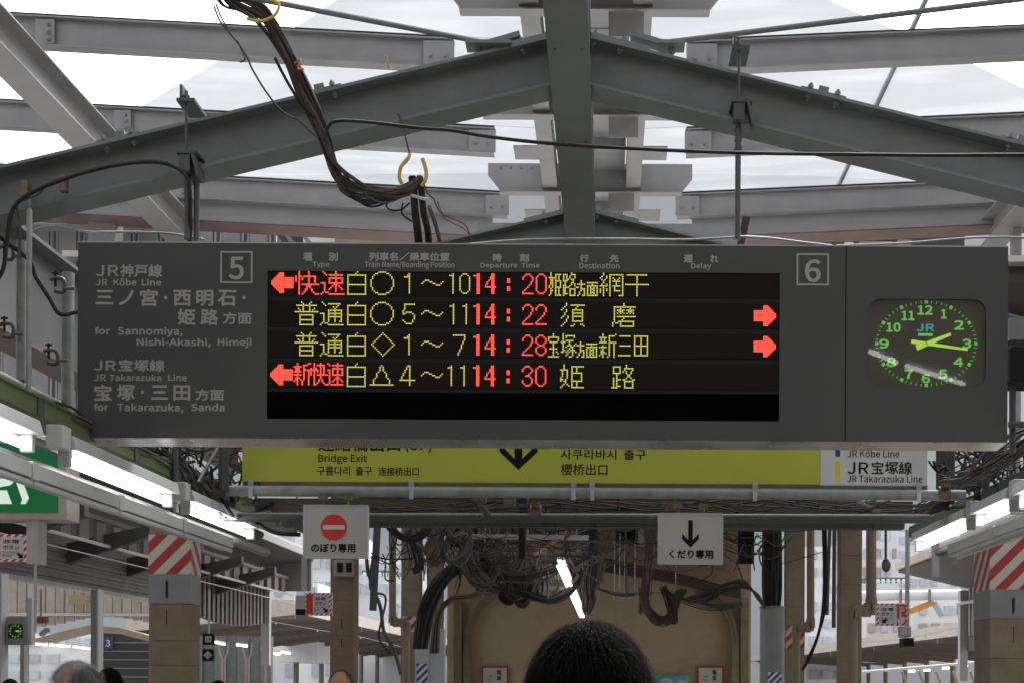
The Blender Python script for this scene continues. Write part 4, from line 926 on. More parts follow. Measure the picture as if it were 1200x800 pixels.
rect(MB(), 353, 357.5, 653, 692, 11.1, .05).build('drop_pole', M_lgrey, t)
t = esign('red SOS sign with a pointing hand, hanging before the right hand sky gap', 1027, 1063.5, 706.5, 732.5, 10, 'R')
rect(MB(), 1062, 1066, 620, 735, 10.02, .04).build('drop_pole', M_lgrey, t)
b = MB(); rect(b, 1057, 1068, 733, 746, 9.95, .15); b.build('lamp_box', M_lgrey, t, bevel=.01); rect(MB(), 1059, 1071, 747, 757, 9.9, .15).build('lamp_lens', M_black, t)
vpipe(41.5, 660, 740, 6.9, .007, 'thin rod below the green exit box', M_lgrey)

# ------------------------------------------------------------------ columns with hazard bands
M_hz = stripes('hazard_red_white', (.52, .49, .45), (.36, .035, .028), .155, 1.0)
def column(px0, px1, y, seams, hz_, band, label, m=None, depth=None, slots=()):
    xa, xb = V(px0, 700, y).x, V(px1, 700, y).x; dp = depth or (xb - xa) * 1.1; zt = EYE + (2.3 if not hz_ or y > 12 else S(VPY - hz_[0] + 4, y))
    t = thing('platform_column', label, 'column', ((xa + xb) / 2, y + dp / 2, 0), 'columns along the platform')
    ks = [V(px0, q, y).z for q in seams]
    zz = [zt] + [k for k in ks if k < zt - .05] + [0.0]
    for i in range(len(zz) - 1):
        MB().box((xa, y, zz[i + 1] + .0012), (xb, y + dp, zz[i] - .0012)).build('cladding_block', m or M_conc, t, bevel=.002)
    MB().box((xa + .02, y + .02, 0), (xb - .02, y + dp - .02, zt - .01)).build('core', M_blk, t)
    if hz_:
        MB().box((xa - .004, y - .004, V(px0, hz_[1], y).z), (xb + .004, y + dp + .004, V(px0, hz_[0], y).z)).build('hazard_band', M_hz, t)
        if band: MB().box((xa - .003, y - .003, V(px0, band[1], y).z), (xb + .003, y + dp + .003, V(px0, band[0], y).z)).build('grey_band', M_mgrey, t)
    for (sx, sy0, sy1) in slots:
        b = MB(); rect(b, sx - 1.6, sx + 1.6, sy0, sy1, y - .003, .003); b.build('slot_frame', mat('slot_paint', (.24, .20, .15), .7), t); b = MB(); rect(b, sx - .7, sx + .7, sy0 + 1.5, sy1 - 1.5, y - .005, .002); b.build('slot', M_dark, t)
    return t
column(174.5, 223, 9.1, (707, 750, 779), (626, 672), (672, 706.5), 'broad left column with a red and white striped top and grey band', depth=.22, slots=((195, 712, 733), (195.5, 680, 700)))
column(1160.5, 1232, 9.3, (724, 771, 800), (622, 690), (690, 724), 'broad right column with large red and white stripes at the photo edge', depth=.4, slots=((1188, 732, 754), (1187.5, 700, 718)))
column(387, 415, 14.5, (655, 703, 744, 768), None, None, 'cream column with taped top directly behind the no entry sign', M_conc, slots=((400.5, 723, 738), (400, 746, 760)))
column(470, 492, 19.4, (655, 690, 706), (722, 740), None, 'far cream column left of the cable tangle with a hazard band', M_cream)
column(921.5, 943, 19.5, (664, 679, 710), (733, 760), None, 'far cream column between the grey duct and the cream pipe', M_cream)
column(985, 1010, 15.0, (650, 684, 753), None, None, 'tall cream column left of the angled cream pipe', M_cream)
column(500, 518, 21.5, (655, 700), (711, 727), None, 'cream column behind the black cables, left of the arched wall', M_cream)
# taped boxes on the third column
b = MB(); rect(b, 391, 413, 655, 675, 14.4, .08); o = b.build('switch_box', mat('taped_box', (.38, .34, .27), .6), None, False, V(400, 675, 14.4), .005); tag(o, 'switch box with two dark windows on the cream column', 'box')
for x0 in (395, 405.5): rect(MB(), x0, x0 + 6.5, 659, 670, 14.39, .02).build('box_window', M_black, o)

# cream drain pipes with elbows
def dpipe(pts, y, rpx, label, m=None):
    t = thing('drain_pipe', label, 'pipe', V(*pts[-1], y)); P = [V(px, py, y) for px, py in pts]; r = S(rpx, y)
    MB().tube(P, r, 12).build('pipe', m or M_cream, t, True)
    for p in P[1:-1]: MB().tube([p + Vector((0, 0, r * 1.2)), p - Vector((0, 0, r * 1.2))], r * 1.15, 12).build('pipe_collar', m or M_cream, t, True)
def elbow(x1, y1, x2, y2, k=5):  # down x1 to y1, across to x2, down
    s = 1 if x2 > x1 else -1
    return [(x1, y1 - k), (x1 + s * k * .3, y1 - k * .3), (x1 + s * k, y1), (x2 - s * k, y1), (x2 - s * k * .3, y1 + k * .3), (x2, y1 + k)]
dpipe([(460, 600)] + elbow(460, 729, 476, 729) + [(476, 830)], 13.5, 4.2, 'cream pipe with an elbow left of the far cream column')
dpipe([(950, 600)] + elbow(950, 735, 933, 735) + [(933, 830)], 14.2, 4.6, 'cream pipe bending left toward the far cream column')
dpipe([(1021, 600)] + elbow(1021, 715, 999, 715, 7) + [(999, 830)], 12.2, 6, 'thick cream pipe bending left in front of the tall cream column')
# grey duct and its cables on the right
t = thing('cable_duct', 'tall round grey duct with striped label, right of centre', 'duct', V(905, 800, 12.5))
MB().tube([V(905, 712, 12.5), Vector((V(905, 712, 12.5).x, 12.5, 0))], S(14.5, 12.5), 24).build('duct', mat('duct_grey', (.24, .25, .265), .5), t, True)
MB().tube([V(905, 710, 12.5), V(905, 713, 12.5)], S(15.3, 12.5), 24).build('rim', M_cream, t, True)
rect(MB(), 900, 916, 787, 815, 12.5 - S(15, 12.5), .004).build('label_plate', stripes('blue_white_label', (.7, .7, .7), (.05, .06, .3), .06), t)
t = thing('vertical_cables', 'thick black cables dropping straight into the grey duct', 'cable', V(905, 712, 12.5))
random.seed(5)
for k in range(18):
    x = 895 + (k % 10) * 2.1 + random.uniform(-.6, .6); yy = 12.5 + random.uniform(-.06, .06)
    wire([(x, 600, yy), (x + random.uniform(-2, 2), 640, yy), (x + random.uniform(-1, 1), 690, yy), (905 + (x - 905) * .8, 716, yy)], .0155, M_cable, 'cable', t)
t = thing('side_cables', 'black cables sagging from the left into the grey duct', 'cable', V(850, 700, 12.3))
for k in range(6): wire([(800 - k * 2, 700 + k, 12.4), (825, 705 - k * 2.2, 12.35), (850, 690 - k * 1.5 + random.uniform(-2, 2), 12.3), (872, 688 - k * 1.5, 12.3), (888, 696 + k, 12.35), (896, 712, 12.4)], .010, (M_cable, M_bcable, M_gcable)[k % 3], 'cable', t)
t = thing('curved_cable', 'long black cable curving down beside the tall cream column', 'cable', V(960, 770, 13)); wire([(964, 600, 13), (966, 680, 13), (962, 730, 13), (951, 765, 13), (940, 785, 13)], .014, M_cable, 'cable'); wire([(967, 600, 13), (968, 700, 13), (958, 745, 13), (945, 775, 13)], .012, M_cable, 'cable')
stay((973, 600), 14.5, (969, 720), 14.5, .018, 'thin grey pole beside the curved black cable, left one'); stay((978, 610), 15, (977, 735), 15, .022, 'dark blue grey pole beside the tall cream column')
t = thing('grey_hose', 'grey hose curving down right of the no entry sign', 'hose', V(440, 700, 10)); wire([(431, 615, 10), (430, 660, 10), (438, 690, 10), (446, 712, 10), (450, 740, 10), (462, 762, 10), (470, 790, 10)], .014, M_dpipe, 'hose'); wire([(437, 650, 10), (434, 690, 10), (452, 700, 10.1), (444, 745, 10), (458, 765, 10)], .008, M_gcable, 'thin_hose')
stay((443, 600), 9.9, (437, 715), 9.9, .026, 'stout grey green pole right of the no entry sign')
o = poly(None, [(437, 700), (447, 691), (452, 703), (441, 713)], 10.2, M_dark, 'warning_plate', .03) if False else None

# ------------------------------------------------------------------ arched end wall
YW = 22.0
t = thing('arched_wall', 'tan end wall with riveted steel arch ribs in the centre background', 'wall', V(700, 800, YW))
rect(MB(), 524, 880, 606, 840, YW, .3).build('wall_face', M_wall, t)
def rib(pts, d, m, nm, wpx):
    P = spline([V(px, py, YW - .12) for px, py in pts], 8); b = MB()
    for i in range(len(P) - 1): b.obar(P[i], P[i + 1] + (P[i + 1] - P[i]) * .02, S(wpx, YW), d, (0, 1, 0))
    return b.build(nm, m, t)
for s in (-1, 1):
    c = 548 if s < 0 else 861; k = -s
    rb = rib([(c, 840), (c, 760), (c + k * 1, 745), (c + k * 6, 725), (c + k * 22, 703), (c + k * 45, 693)], .16, M_cream, 'arch_rib', 8)
    rib([(c - k * 11, 840), (c - k * 11, 700)], .14, M_cream, 'arch_post', 9)
    b = MB()
    for q in spline([V(px, py, YW - .21) for px, py in [(c, 840), (c, 760), (c + k * 1, 745), (c + k * 6, 725), (c + k * 22, 703), (c + k * 45, 693)]], 10):
        for e in (-.03, .03): b.ball((q.x + e, q.y, q.z), .014, n=6, m=4)
    b.build('rivets_', M_cream, rb)
b = MB(); p = [V(px, py, YW - .4) for px, py in ((706, 630), (800, 655), (868, 676), (868, 690), (800, 672), (706, 652))]; b.prism([(q.x, q.z) for q in p][::-1], YW - .4, YW - .1); b.build('sloping_beam', M_cream, t)
b = MB(); p = [V(px, py, YW - .35) for px, py in ((706, 652), (800, 672), (868, 691), (868, 700), (800, 684), (706, 668))]; b.prism([(q.x, q.z) for q in p][::-1], YW - .35, YW - .1); b.build('lower_flange', M_brown, t)
for x0, x1, yt, yb, m in ((600, 640, 606, 630, M_cream), (716, 722, 606, 632, M_cream), (722, 745, 606, 634, M_black), (748, 755, 606, 640, M_lgrey), (835, 865, 608, 622, M_cream), (865, 884, 606, 660, M_black), (528, 560, 606, 640, M_black), (560, 590, 612, 625, M_cream)):
    rect(MB(), x0, x1, yt, yb, YW - .5 + random.random() * .1, .06).build('upper_panel', m, t)
def poster(x0, x1, label):
    t = thing('notice', label, 'notice', V((x0 + x1) / 2, 800, YW - .05)); rect(MB(), x0, x1, 780, 812, YW - .06, .02).build('red_border', M_red, t); rect(MB(), x0 + 1.8, x1 - 1.8, 782, 810, YW - .07, .008).build('sheet', M_signw, t)
    text(t, '電', x1 - 13.5, x1 - 8, 784.5, 790, YW - .072, M_blk, .2); text(t, '車', x1 - 13.5, x1 - 8, 791, 797, YW - .072, M_blk, .2); text(t, 'ご', x0 + 7, x0 + 13, 790.5, 796.5, YW - .072, M_blk, .2)
poster(564.5, 595.5, 'red bordered notice on the tan wall left of the black haired head'); poster(817, 848, 'red bordered notice on the tan wall right of the black haired head')
o = MB(); rect(o, 762, 808, 791, 812, YW - .06, .02); o = o.build('blue_poster', mat('sky_blue_poster', (.10, .42, .55), .5), None, False, V(785, 800, YW)); tag(o, 'sky blue poster low on the tan wall right of the head', 'poster')
poly(o, [(772, 797), (778, 793.5), (786, 795), (790, 798), (780, 799)], YW - .063, M_signw, 'cloud_print'); poly(o, [(790, 801), (797, 796), (805, 798), (806, 803)], YW - .063, M_signw, 'cloud_print')
# translucent bin / plastic sheet
o = thing('plastic_cover', 'pale plastic sheeting standing left of the arched wall', 'plastic cover', V(503, 800, 11))
mp_ = mat('milky_plastic', (.5, .52, .56), .35, var=.05); rect(MB(), 486, 502.5, 737, 830, 11, .1).build('sheet', mp_, o); rect(MB(), 503.5, 521, 736.5, 830, 11.04, .06).build('sheet', mp_, o)
rect(MB(), 488, 501, 777, 815, 10.99, .005).build('striped_label', stripes('blue_white_label', (.7, .7, .7), (.05, .06, .3), .06), o)

# ------------------------------------------------------------------ cable racks and tangles in the centre
def rack(x0, x1, py, y, label):
    a, b = V(x0, py, y), V(x1, py + 1.5, y); t = thing('rack_bar', label, 'rack bar', a, 'horizontal bars of the cable rack'); MB().obar(a, b, .04, .03).build('bar', M_pipe, t)
    for q in (.1, .5, .9):
        c = a.lerp(b, q); MB().tube([c, c + Vector((0, 0, S(70, y)))], .006, 5).build('hanging_rod', M_pipe, t)
random.seed(21)
for x0, x1, py, y, lab in ((547, 690, 628, 9.5, 'top bar of the central cable rack'), (556, 680, 645, 10.3, 'second bar of the central cable rack'), (563, 672, 661.5, 11, 'third bar of the central cable rack'), (580, 665, 674.5, 11.8, 'fourth bar of the central cable rack'), (610, 665, 687, 12.6, 'lowest bar of the central cable rack'),
                           (718, 800, 694, 12, 'upper bar of the small rack right of the lit lamp'), (717, 747, 702, 12.3, 'lower short bar of the small rack right of the lit lamp'), (520, 600, 612, 9, 'short bar just beneath the lower cross pipe')):
    rack(x0, x1, py, y, lab)
C1 = (M_gcable, M_bgcable, M_gcable, M_bcable); C2 = (M_cable, M_cable, M_bcable)
def bundle(label, path, y, n, spread, r, cols, seed, nm='cable_bundle', k=6):
    """n cables that run together along a shared path, loosely bound"""
    random.seed(seed); t = thing(nm, label, 'cables', V(*path[len(path) // 2], y)); n = int(n * 1.35); r *= .76
    for q in range(n):
        ph = random.random() * 6.28; rr = spread * math.sqrt(random.random()); sl = random.uniform(-.5, .5)
        pts = []
        for j, p in enumerate(path):
            f = 1 + (.9 * random.random() if 0 < j < len(path) - 1 else 0)
            pts.append((p[0] + rr * math.cos(ph + j * sl) * f, p[1] + rr * math.sin(ph + j * sl) * f * .8 + random.uniform(-.3, .3) * spread, y + (p[2] if len(p) > 2 else 0) + .012 * spread * math.sin(ph * 2)))
        wire(pts, r * random.choice((.4, .55, .7, .9, 1, 1.2, 1.9)), random.choice(cols), 'cable', t, k)
    return t
B = bundle
B('beige and grey cables fanning out of the rack beside the black coil', [(528, 606), (515, 622), (505, 640), (500, 652), (510, 655), (520, 640), (530, 612)], 9.2, 12, 6, .007, C1, 41)
B('pale loose cable loops at the top left of the central rack', [(540, 625), (528, 632), (521, 648), (530, 660), (545, 650), (552, 630)], 9.0, 9, 5, .007, (M_bgcable, M_gcable), 42)
B('grey brown cables draped down the left side of the central rack', [(545, 615), (548, 640), (552, 665), (566, 685), (580, 690)], 9.6, 16, 8, .008, C1, 43)
B('dusty cables sagging behind the rack towards the black clump', [(552, 640), (575, 665), (600, 676), (640, 672), (690, 652)], 10.4, 10, 5, .008, (M_bcable, M_gcable, M_cable), 44)
B('thick black cable swag under the lowest rack bar', [(560, 690), (585, 688), (610, 694), (640, 703), (665, 695), (680, 672)], 10.8, 12, 3.5, .013, C2, 45)
for k_, (cx_, cy_, w__, h__) in enumerate(((590, 678, 16, 26), (603, 684, 18, 30), (616, 682, 16, 26), (596, 695, 14, 22), (611, 698, 12, 20), (626, 690, 12, 20))):
    B('loop of black cable in the clump under the rack, %s' % ('upper left', 'upper middle', 'upper right', 'lower left', 'lower middle', 'far right')[k_], [(cx_ - w__ / 2, cy_ - h__ / 2), (cx_ - w__ * .55, cy_ + h__ * .2), (cx_, cy_ + h__ / 2), (cx_ + w__ * .5, cy_ + h__ * .2), (cx_ + w__ / 2, cy_ - h__ / 2), (cx_, cy_ - h__ * .6)], 10.9 + .1 * k_, 9, 3, .012, C2, 50 + k_, 'cable_loop')
B('dark vertical cable run just right of the lit central lamp', [(690, 604), (688, 630), (692, 655), (688, 680), (690, 700), (688, 716)], 10.8, 18, 5, .010, (M_cable, M_bcable, M_gcable), 60)
B('grey brown cables leaving the vertical run to the right', [(684, 625), (694, 645), (704, 662), (700, 680), (692, 690)], 10.9, 9, 4, .009, (M_bcable, M_gcable, M_bgcable), 61)
B('fat black cables at the top of the vertical run', [(690, 606), (694, 622), (692, 642)], 10.5, 8, 4, .018, C2, 62)
B('few slack wires crossing the rack from left to right, upper', [(555, 650), (600, 640), (640, 648), (688, 640)], 10, 7, 6, .005, C1, 63)
B('few slack wires crossing the rack from left to right, lower', [(560, 668), (600, 660), (650, 668), (690, 690)], 11, 7, 6, .005, C1, 64)
B('orange brown wires snagged on the second rack bar', [(600, 655), (625, 650), (660, 628), (672, 615)], 10, 5, 3, .004, (mat('orange_wire', (.5, .15, .06), .5), M_bgcable), 65)
B('thin wires running from the small rack toward the vertical run', [(694, 688), (712, 694), (728, 698), (745, 696)], 11.5, 4, 2, .006, (M_gcable,), 66)
B('long grey cables hanging in a sheaf left of the arrow sign', [(766, 612), (764, 640), (760, 670), (756, 700), (752, 716)], 11.6, 16, 4.5, .007, (M_gcable, M_bgcable, M_gcable, M_bcable), 67)
B('grey cable loops sagging below the hanging sheaf', [(752, 690), (758, 712), (772, 728), (786, 722), (792, 700), (800, 692)], 11.5, 12, 5, .008, (M_gcable, M_bcable), 68)
B('black cable ends dropping from the looped sheaf', [(778, 690), (784, 702), (788, 714), (790, 728)], 11.4, 12, 5, .010, C2, 69)
B('dark horizontal run feeding the side cables by the arrow sign', [(788, 698), (815, 708), (840, 712), (868, 708)], 11.6, 6, 3, .008, (M_gcable, M_bcable), 70)
B('loose wires between the cross pipes left of the black tube', [(470, 590), (520, 598), (560, 592), (600, 600)], 7.8, 8, 3, .006, C1, 71)
B('loose wires between the cross pipes right of the black tube', [(630, 596), (700, 600), (760, 592), (860, 600), (950, 594)], 7.8, 8, 3, .006, C2, 72)
B('thick grey cable bundle behind the left lamps under the board', [(115, 500), (150, 522), (185, 535), (215, 560), (235, 590)], 6.9, 22, 14, .006, C2 + (M_gcable,), 73)
B('black wires dropping between the left lamps and the exit sign', [(210, 515), (205, 540), (222, 560), (240, 575), (262, 600)], 7.1, 20, 16, .006, C2, 74)
B('wires bunched at the left end of the lower cross pipe', [(236, 585), (262, 596), (285, 604), (312, 600)], 7.6, 12, 7, .008, C1 + C2, 75)
B('wires hooked around the left end of the upper cross pipe', [(228, 560), (240, 580), (262, 592), (275, 586), (268, 570)], 7.5, 8, 5, .008, C2, 76)
B('wires bunched around the right end of the cross pipes', [(1072, 600), (1095, 590), (1112, 578), (1135, 565), (1160, 548)], 7.4, 16, 9, .006, C2, 77)
B('black and grey wires climbing the right edge above the lamps', [(1112, 560), (1140, 556), (1165, 538), (1190, 520), (1225, 500)], 6.6, 20, 13, .006, C2 + (M_gcable,), 78)
B('cable hanks tied to the frame at the right edge', [(1150, 525), (1165, 545), (1180, 540), (1200, 528)], 6.9, 12, 9, .006, C2, 79)
B('cluttered wires above the left green tray at the photo edge', [(-10, 440), (30, 455), (60, 478), (92, 495)], 6.2, 8, 5, .006, C1, 80)
for k_ in range(16):
    random.seed(200 + k_); x0_ = random.uniform(548, 640); x1_ = x0_ + random.uniform(25, 60); y0_ = random.uniform(618, 668)
    B('thin dusty hank of wires sagging inside the crowded central cable rack', [(x0_, y0_), (x0_ + 6, y0_ + random.uniform(6, 20)), ((x0_ + x1_) / 2, y0_ + random.uniform(14, 34)), (x1_ - 5, y0_ + random.uniform(4, 16)), (x1_, y0_ - random.uniform(0, 10))], random.uniform(9.6, 11.5), random.randint(3, 7), 4, .006, random.choice((C1, C2, C2)), 220 + k_, 'wire_hank')['group'] = 'wire hanks in the cable rack'
def web(nm, label, x0, x1, y0, y1, y, dy, n, seed, cols, r=(.0025, .006)):
    random.seed(seed); t = thing(nm, label, 'cables', V((x0 + x1) / 2, (y0 + y1) / 2, y))
    for k in range(n):
        xa = random.uniform(x0, x1); ya = random.uniform(y0, y0 + .6 * (y1 - y0)); ln = random.uniform(.12, .45) * (x1 - x0); yy = y + random.uniform(-dy, dy); steep = random.random()
        if steep < .45: pts = [(xa, ya, yy), (xa + random.uniform(-4, 4), ya + 9, yy), (xa + random.uniform(-9, 9), ya + random.uniform(15, 30), yy), (xa + random.uniform(-14, 14), min(y1, ya + random.uniform(25, 55)), yy)]
        else: pts = [(xa, ya, yy), (xa + ln * .3, ya + random.uniform(2, 14), yy), (xa + ln * .7, ya + random.uniform(2, 16), yy), (xa + ln, ya + random.uniform(-12, 10), yy)]
        wire(pts, random.uniform(*r), random.choice(cols), 'cable', t, 5)
web('wire_tangle', 'fine dark loose wires strewn through the whole central cable rack', 535, 705, 612, 695, 10, .8, 90, 301, C2 + (M_gcable,))
web('wire_tangle', 'fine loose wires strewn behind the downward arrow sign', 715, 900, 612, 690, 11, .8, 36, 302, C2 + (M_gcable,))
web('wire_tangle', 'fine loose wires left of the rack around the black coil', 432, 540, 610, 680, 9.2, .4, 34, 303, C2 + (M_bgcable,))
web('wire_tangle', 'dark jumble of wires between the left lamps and the exit sign', 150, 300, 512, 590, 7.2, .3, 70, 304, C2 + (M_gcable,), (.003, .008))
web('wire_tangle', 'dark jumble of wires right of the exit sign', 1085, 1200, 515, 590, 7.3, .3, 50, 305, C2 + (M_gcable,), (.003, .008))
web('wire_tangle', 'fine wires caught between the two cross pipes', 320, 1060, 580, 604, 7.4, .1, 50, 306, C2 + (M_gcable,), (.002, .005))
# thin straight conduits behind the rack
for k_, (xa_, ya_, xb_, yb_) in enumerate(((548, 636, 700, 634), (560, 653, 705, 651), (640, 618, 642, 700), (700, 612, 702, 690), (733, 612, 734, 700), (565, 612, 566, 672), (850, 620, 900, 622))):
    stay((xa_, ya_), 10.2 + .2 * k_, (xb_, yb_), 10.2 + .2 * k_, .008, 'thin straight conduit crossing the central cable rack, ' + ('upper level one', 'lower level one', 'upright one beside the lamp', 'upright one right of the lamp', 'upright one nearest the arrow sign', 'upright one at the left end', 'short one right of the arrow sign')[k_], M_gcable)
# big black arcs left of the tangle
random.seed(31); t = thing('cable_arc', 'thick arc of black cables sweeping down to the plastic sheeting', 'cables', V(520, 700, 10.6))
for k in range(22):
    o1 = random.uniform(-9, 9); wire([(492 + o1 * .8, 760, 10.6), (500 + o1, 715, 10.6), (514 + o1, 684, 10.5 + o1 * .02), (530 + o1 * .7, 668 + o1 * .4, 10.4), (550, 662 + o1, 10.3)], .013, M_cable if k % 5 else M_gcable, 'cable', t)
for k in range(5): wire([(505 + k * 2, 765, 10.5), (512 + k, 720, 10.5), (530, 700 + k, 10.4), (555, 696 + k, 10.4), (575, 685, 10.4)], .013, (M_bgcable, M_cable)[k % 2], 'cable', t)
random.seed(33); t = thing('cable_coil', 'round coil of black cable hanging beside the no entry sign', 'cable coil', V(480, 600, 8.6))
for k in range(14):
    rx, rz_ = random.uniform(22, 28), random.uniform(22, 28); cx, cy = 480 + random.uniform(-2, 2), 606 + random.uniform(-2, 2)
    P = [V(cx + rx * math.cos(a), cy + rz_ * math.sin(a), 8.6 + random.uniform(-.02, .02)) for a in [2 * math.pi * j / 24 for j in range(25)]]; MB().tube(P, .008, 6).build('coil_turn', M_cable, t, True)
B('black cable ends hanging below the coil', [(478, 622), (486, 640), (492, 660), (486, 668)], 8.8, 9, 4, .008, C2, 81)
t = thing('dark_drape', 'slack black cable drooping from the left lamps to the no entry sign', 'cable', V(320, 620, 7.6)); wire([(320, 588, 7.6), (300, 602, 7.6), (306, 615, 7.6), (325, 624, 7.6), (352, 626, 7.6)], .012, M_cable, 'cable')
# lit lamp in the centre background
t = thing('fluorescent_lamp', 'slanting lit lamp above the black haired head', 'fluorescent lamp', V(668, 690, 12))
for dx in (-2.6, 2.6):
    P = [V(657 + dx, 663, 9.3), V(682 + dx * .6, 722, 14.5)]; MB().tube(P, .011, 10).build('tube', emat('centre_tube', (1, .97, .93), 4), t, True)
MB().obar(V(657, 659, 9.3) + Vector((0, 0, .03)), V(682, 720, 14.5) + Vector((0, 0, .05)), .05, .02).build('housing', M_lgrey, t)
# back boxes
stay((1038, 600), 10.5, (1038, 655), 10.5, .010, 'thin rod carrying the dark egg shaped lamp'); o = MB().ball(V(1038.5, 662, 10.5), S(5.5, 10.5), None, S(8, 10.5), 16, 10).build('egg_lamp', mat('brown_lamp_glass', (.12, .08, .07), .3), None, True, V(1038.5, 662, 10.5)); tag(o, 'small dark egg shaped lamp right of the thick cream pipe', 'lamp')
for px, x1, yt, yb, lab in ((1095, 1100, 635, 675, 'grey flat hanger plate under the right lamps, longer one'), (1117, 1122, 640, 660, 'grey flat hanger plate under the right lamps, shorter one')):
    o = MB(); rect(o, px - 2, x1 + 1, yt, yb, 8.2, .03); tag(o.build('hanger_plate', M_mgrey, None, False, V(px, yb, 8.2)), lab, 'bracket')

o = MB(); rect(o, 1183.5, 1260, 372, 398, 5.95, .2); tag(o.build('grey_ledge', M_mgrey, None, False, V(1210, 398, 5.95)), 'grey steel ledge end just right of the clock', 'beam')
t = thing('black_box', 'black equipment box on a pipe at the right edge beside the clock', 'box', V(1210, 446, 5.9)); rect(MB(), 1184, 1260, 404, 446, 5.9, .22).build('case', M_black, t, bevel=.01)
MB().tube([V(1186.5, 446, 5.98), V(1186.5, 530, 5.98)], .014, 10).build('pipe', M_dpipe, t, True); MB().tube([V(1182, 497, 5.94), V(1260, 497, 5.94)], .014, 10).build('cross_pipe', M_dpipe, t, True)
# ------------------------------------------------------------------ old platform roofs in view, and an unseen one added for shade
def sheet(mb, a, b, c, d, th=.04):
    """thick four-cornered panel"""
    n = (Vector(b) - Vector(a)).cross(Vector(d) - Vector(a)).normalized() * th
    q = [Vector(p) for p in (a, b, c, d)]; return mb.add(q + [p + n for p in q], [(3, 2, 1, 0), (4, 5, 6, 7), (0, 1, 5, 4), (1, 2, 6, 5), (2, 3, 7, 6), (3, 0, 4, 7)])
M_shade = mat('shade_roof_sheet', (.07, .065, .06), .8)
t = thing('platform_roof', 'unseen dark roof added over the photographer to shade the board', 'roof', (0, -5, EYE + 2.5))
for s in (-1, 1): sheet(MB(), (AX, -14, EYE + 2.62), (AX + s * 4.6, -14, EYE + 1.5), (AX + s * 4.6, .5, EYE + 1.5), (AX, .5, EYE + 2.62)).build('shade_slope', M_shade, t)  # unseen slopes added to darken the front of the board
t = thing('platform_roof', 'dark flat platform roof over the cable racks and cream columns', 'roof', (0, 15, EYE + 2.5))
MB().box((-3.3, 8.8, EYE + 2.46), (3.3, 22.6, EYE + 2.56)).build('soffit', M_brown, t)
M_bounce = mat('pale_bounce_sheet', (.55, .55, .54), .7, var=.1)
MB().box((-3.35, 8.7, EYE + 2.562), (3.35, 22.6, EYE + 2.60)).build('bounce_sheet', M_bounce, t)  # pale layer added to bounce light up onto the ridge brackets
for i in range(9): MB().box((-3.3, 9.6 + i * 1.5, EYE + 2.33), (3.3, 9.7 + i * 1.5, EYE + 2.459)).build('joist', M_brown, t)
# left neighbouring roof
t = thing('side_canopy', 'dark neighbouring platform roof on the left with a ribbed pale side wall', 'canopy', (-5.8, 15, EYE + 1))
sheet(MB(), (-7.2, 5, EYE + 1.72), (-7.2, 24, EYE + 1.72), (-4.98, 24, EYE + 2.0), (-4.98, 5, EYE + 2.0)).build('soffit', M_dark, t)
sheet(MB(), (-5.0, 5, EYE + 2.1), (-5.0, 24, EYE + 2.1), (-9.2, 24, EYE + 2.0), (-9.2, 5, EYE + 2.0)).build('bounce_sheet', M_bounce, t)  # pale top layer added to bounce light upwards
MB().box((-5.02, 5, EYE + 1.985), (-4.94, 24, EYE + 2.09)).build('fascia', M_lgrey, t)
MB().box((-5.8, 23.9, EYE + 1.45), (-4.99, 24.02, EYE + 1.98)).build('end_panel', M_mgrey, t)
for i in range(34): MB().box((-5.43, 7 + i * .5, EYE + 1.42), (-5.39, 7.26 + i * .5, EYE + 1.64)).build('lattice_post', mat('lattice_paint', (.22, .2, .19), .6), t)
MB().box((-5.42, 7, EYE + 1.645), (-5.36, 24, EYE + 1.69)).build('lattice_chord', mat('lattice_paint', (.22, .2, .19), .6), t)
MB().tube([(-5.33, 6, EYE + 1.385), (-5.33, 24, EYE + 1.385)], .018, 8).build('conduit', M_signw, t)
for i in range(7): MB().prism([(-5.79, EYE + 1.2), (-5.79, EYE + 1.42), (-4.9, EYE + 1.62), (-4.9, EYE + 1.50)], 9.5 + i * 1.9, 9.62 + i * 1.9).build('bracket', mat('dusty_bracket', (.085, .085, .085), .8, var=.2), t)
M_clad = mat('pale_ribbed_cladding', (.24, .225, .22), .6, var=.12, stain=(.12, .1, .09), stain_amt=.5)
for i in range(9): MB().box((-5.86, 5, EYE + .99 + i * .045), (-5.80 + .015 * (i % 2), 19.6, EYE + 1.03 + i * .045)).build('cladding_strip', M_clad, t)
MB().box((-5.88, 5, EYE + .94), (-5.77, 19.6, EYE + .985)).build('bottom_trim', M_lgrey, t)
M_rib2 = mat('grey_brown_ribbed', (.15, .135, .13), .6)
for i in range(36): MB().box((-5.86, 19.7 + i * .12, EYE + .9 - .1 * math.sin(i / 11)), (-5.80 + .03 * (i % 2), 19.815 + i * .12, EYE + 1.73)).build('wall_rib', M_rib2, t)
MB().box((-5.84, 23.95, EYE + .2), (-5.70, 24.08, EYE + 1.7)).build('end_post', M_lgrey, t)
b = MB(); b.tube([(-5.2, 6, EYE + 1.22), (-5.2, 26, EYE + 1.22)], .008, 6); b.build('cable', M_lgrey, t)
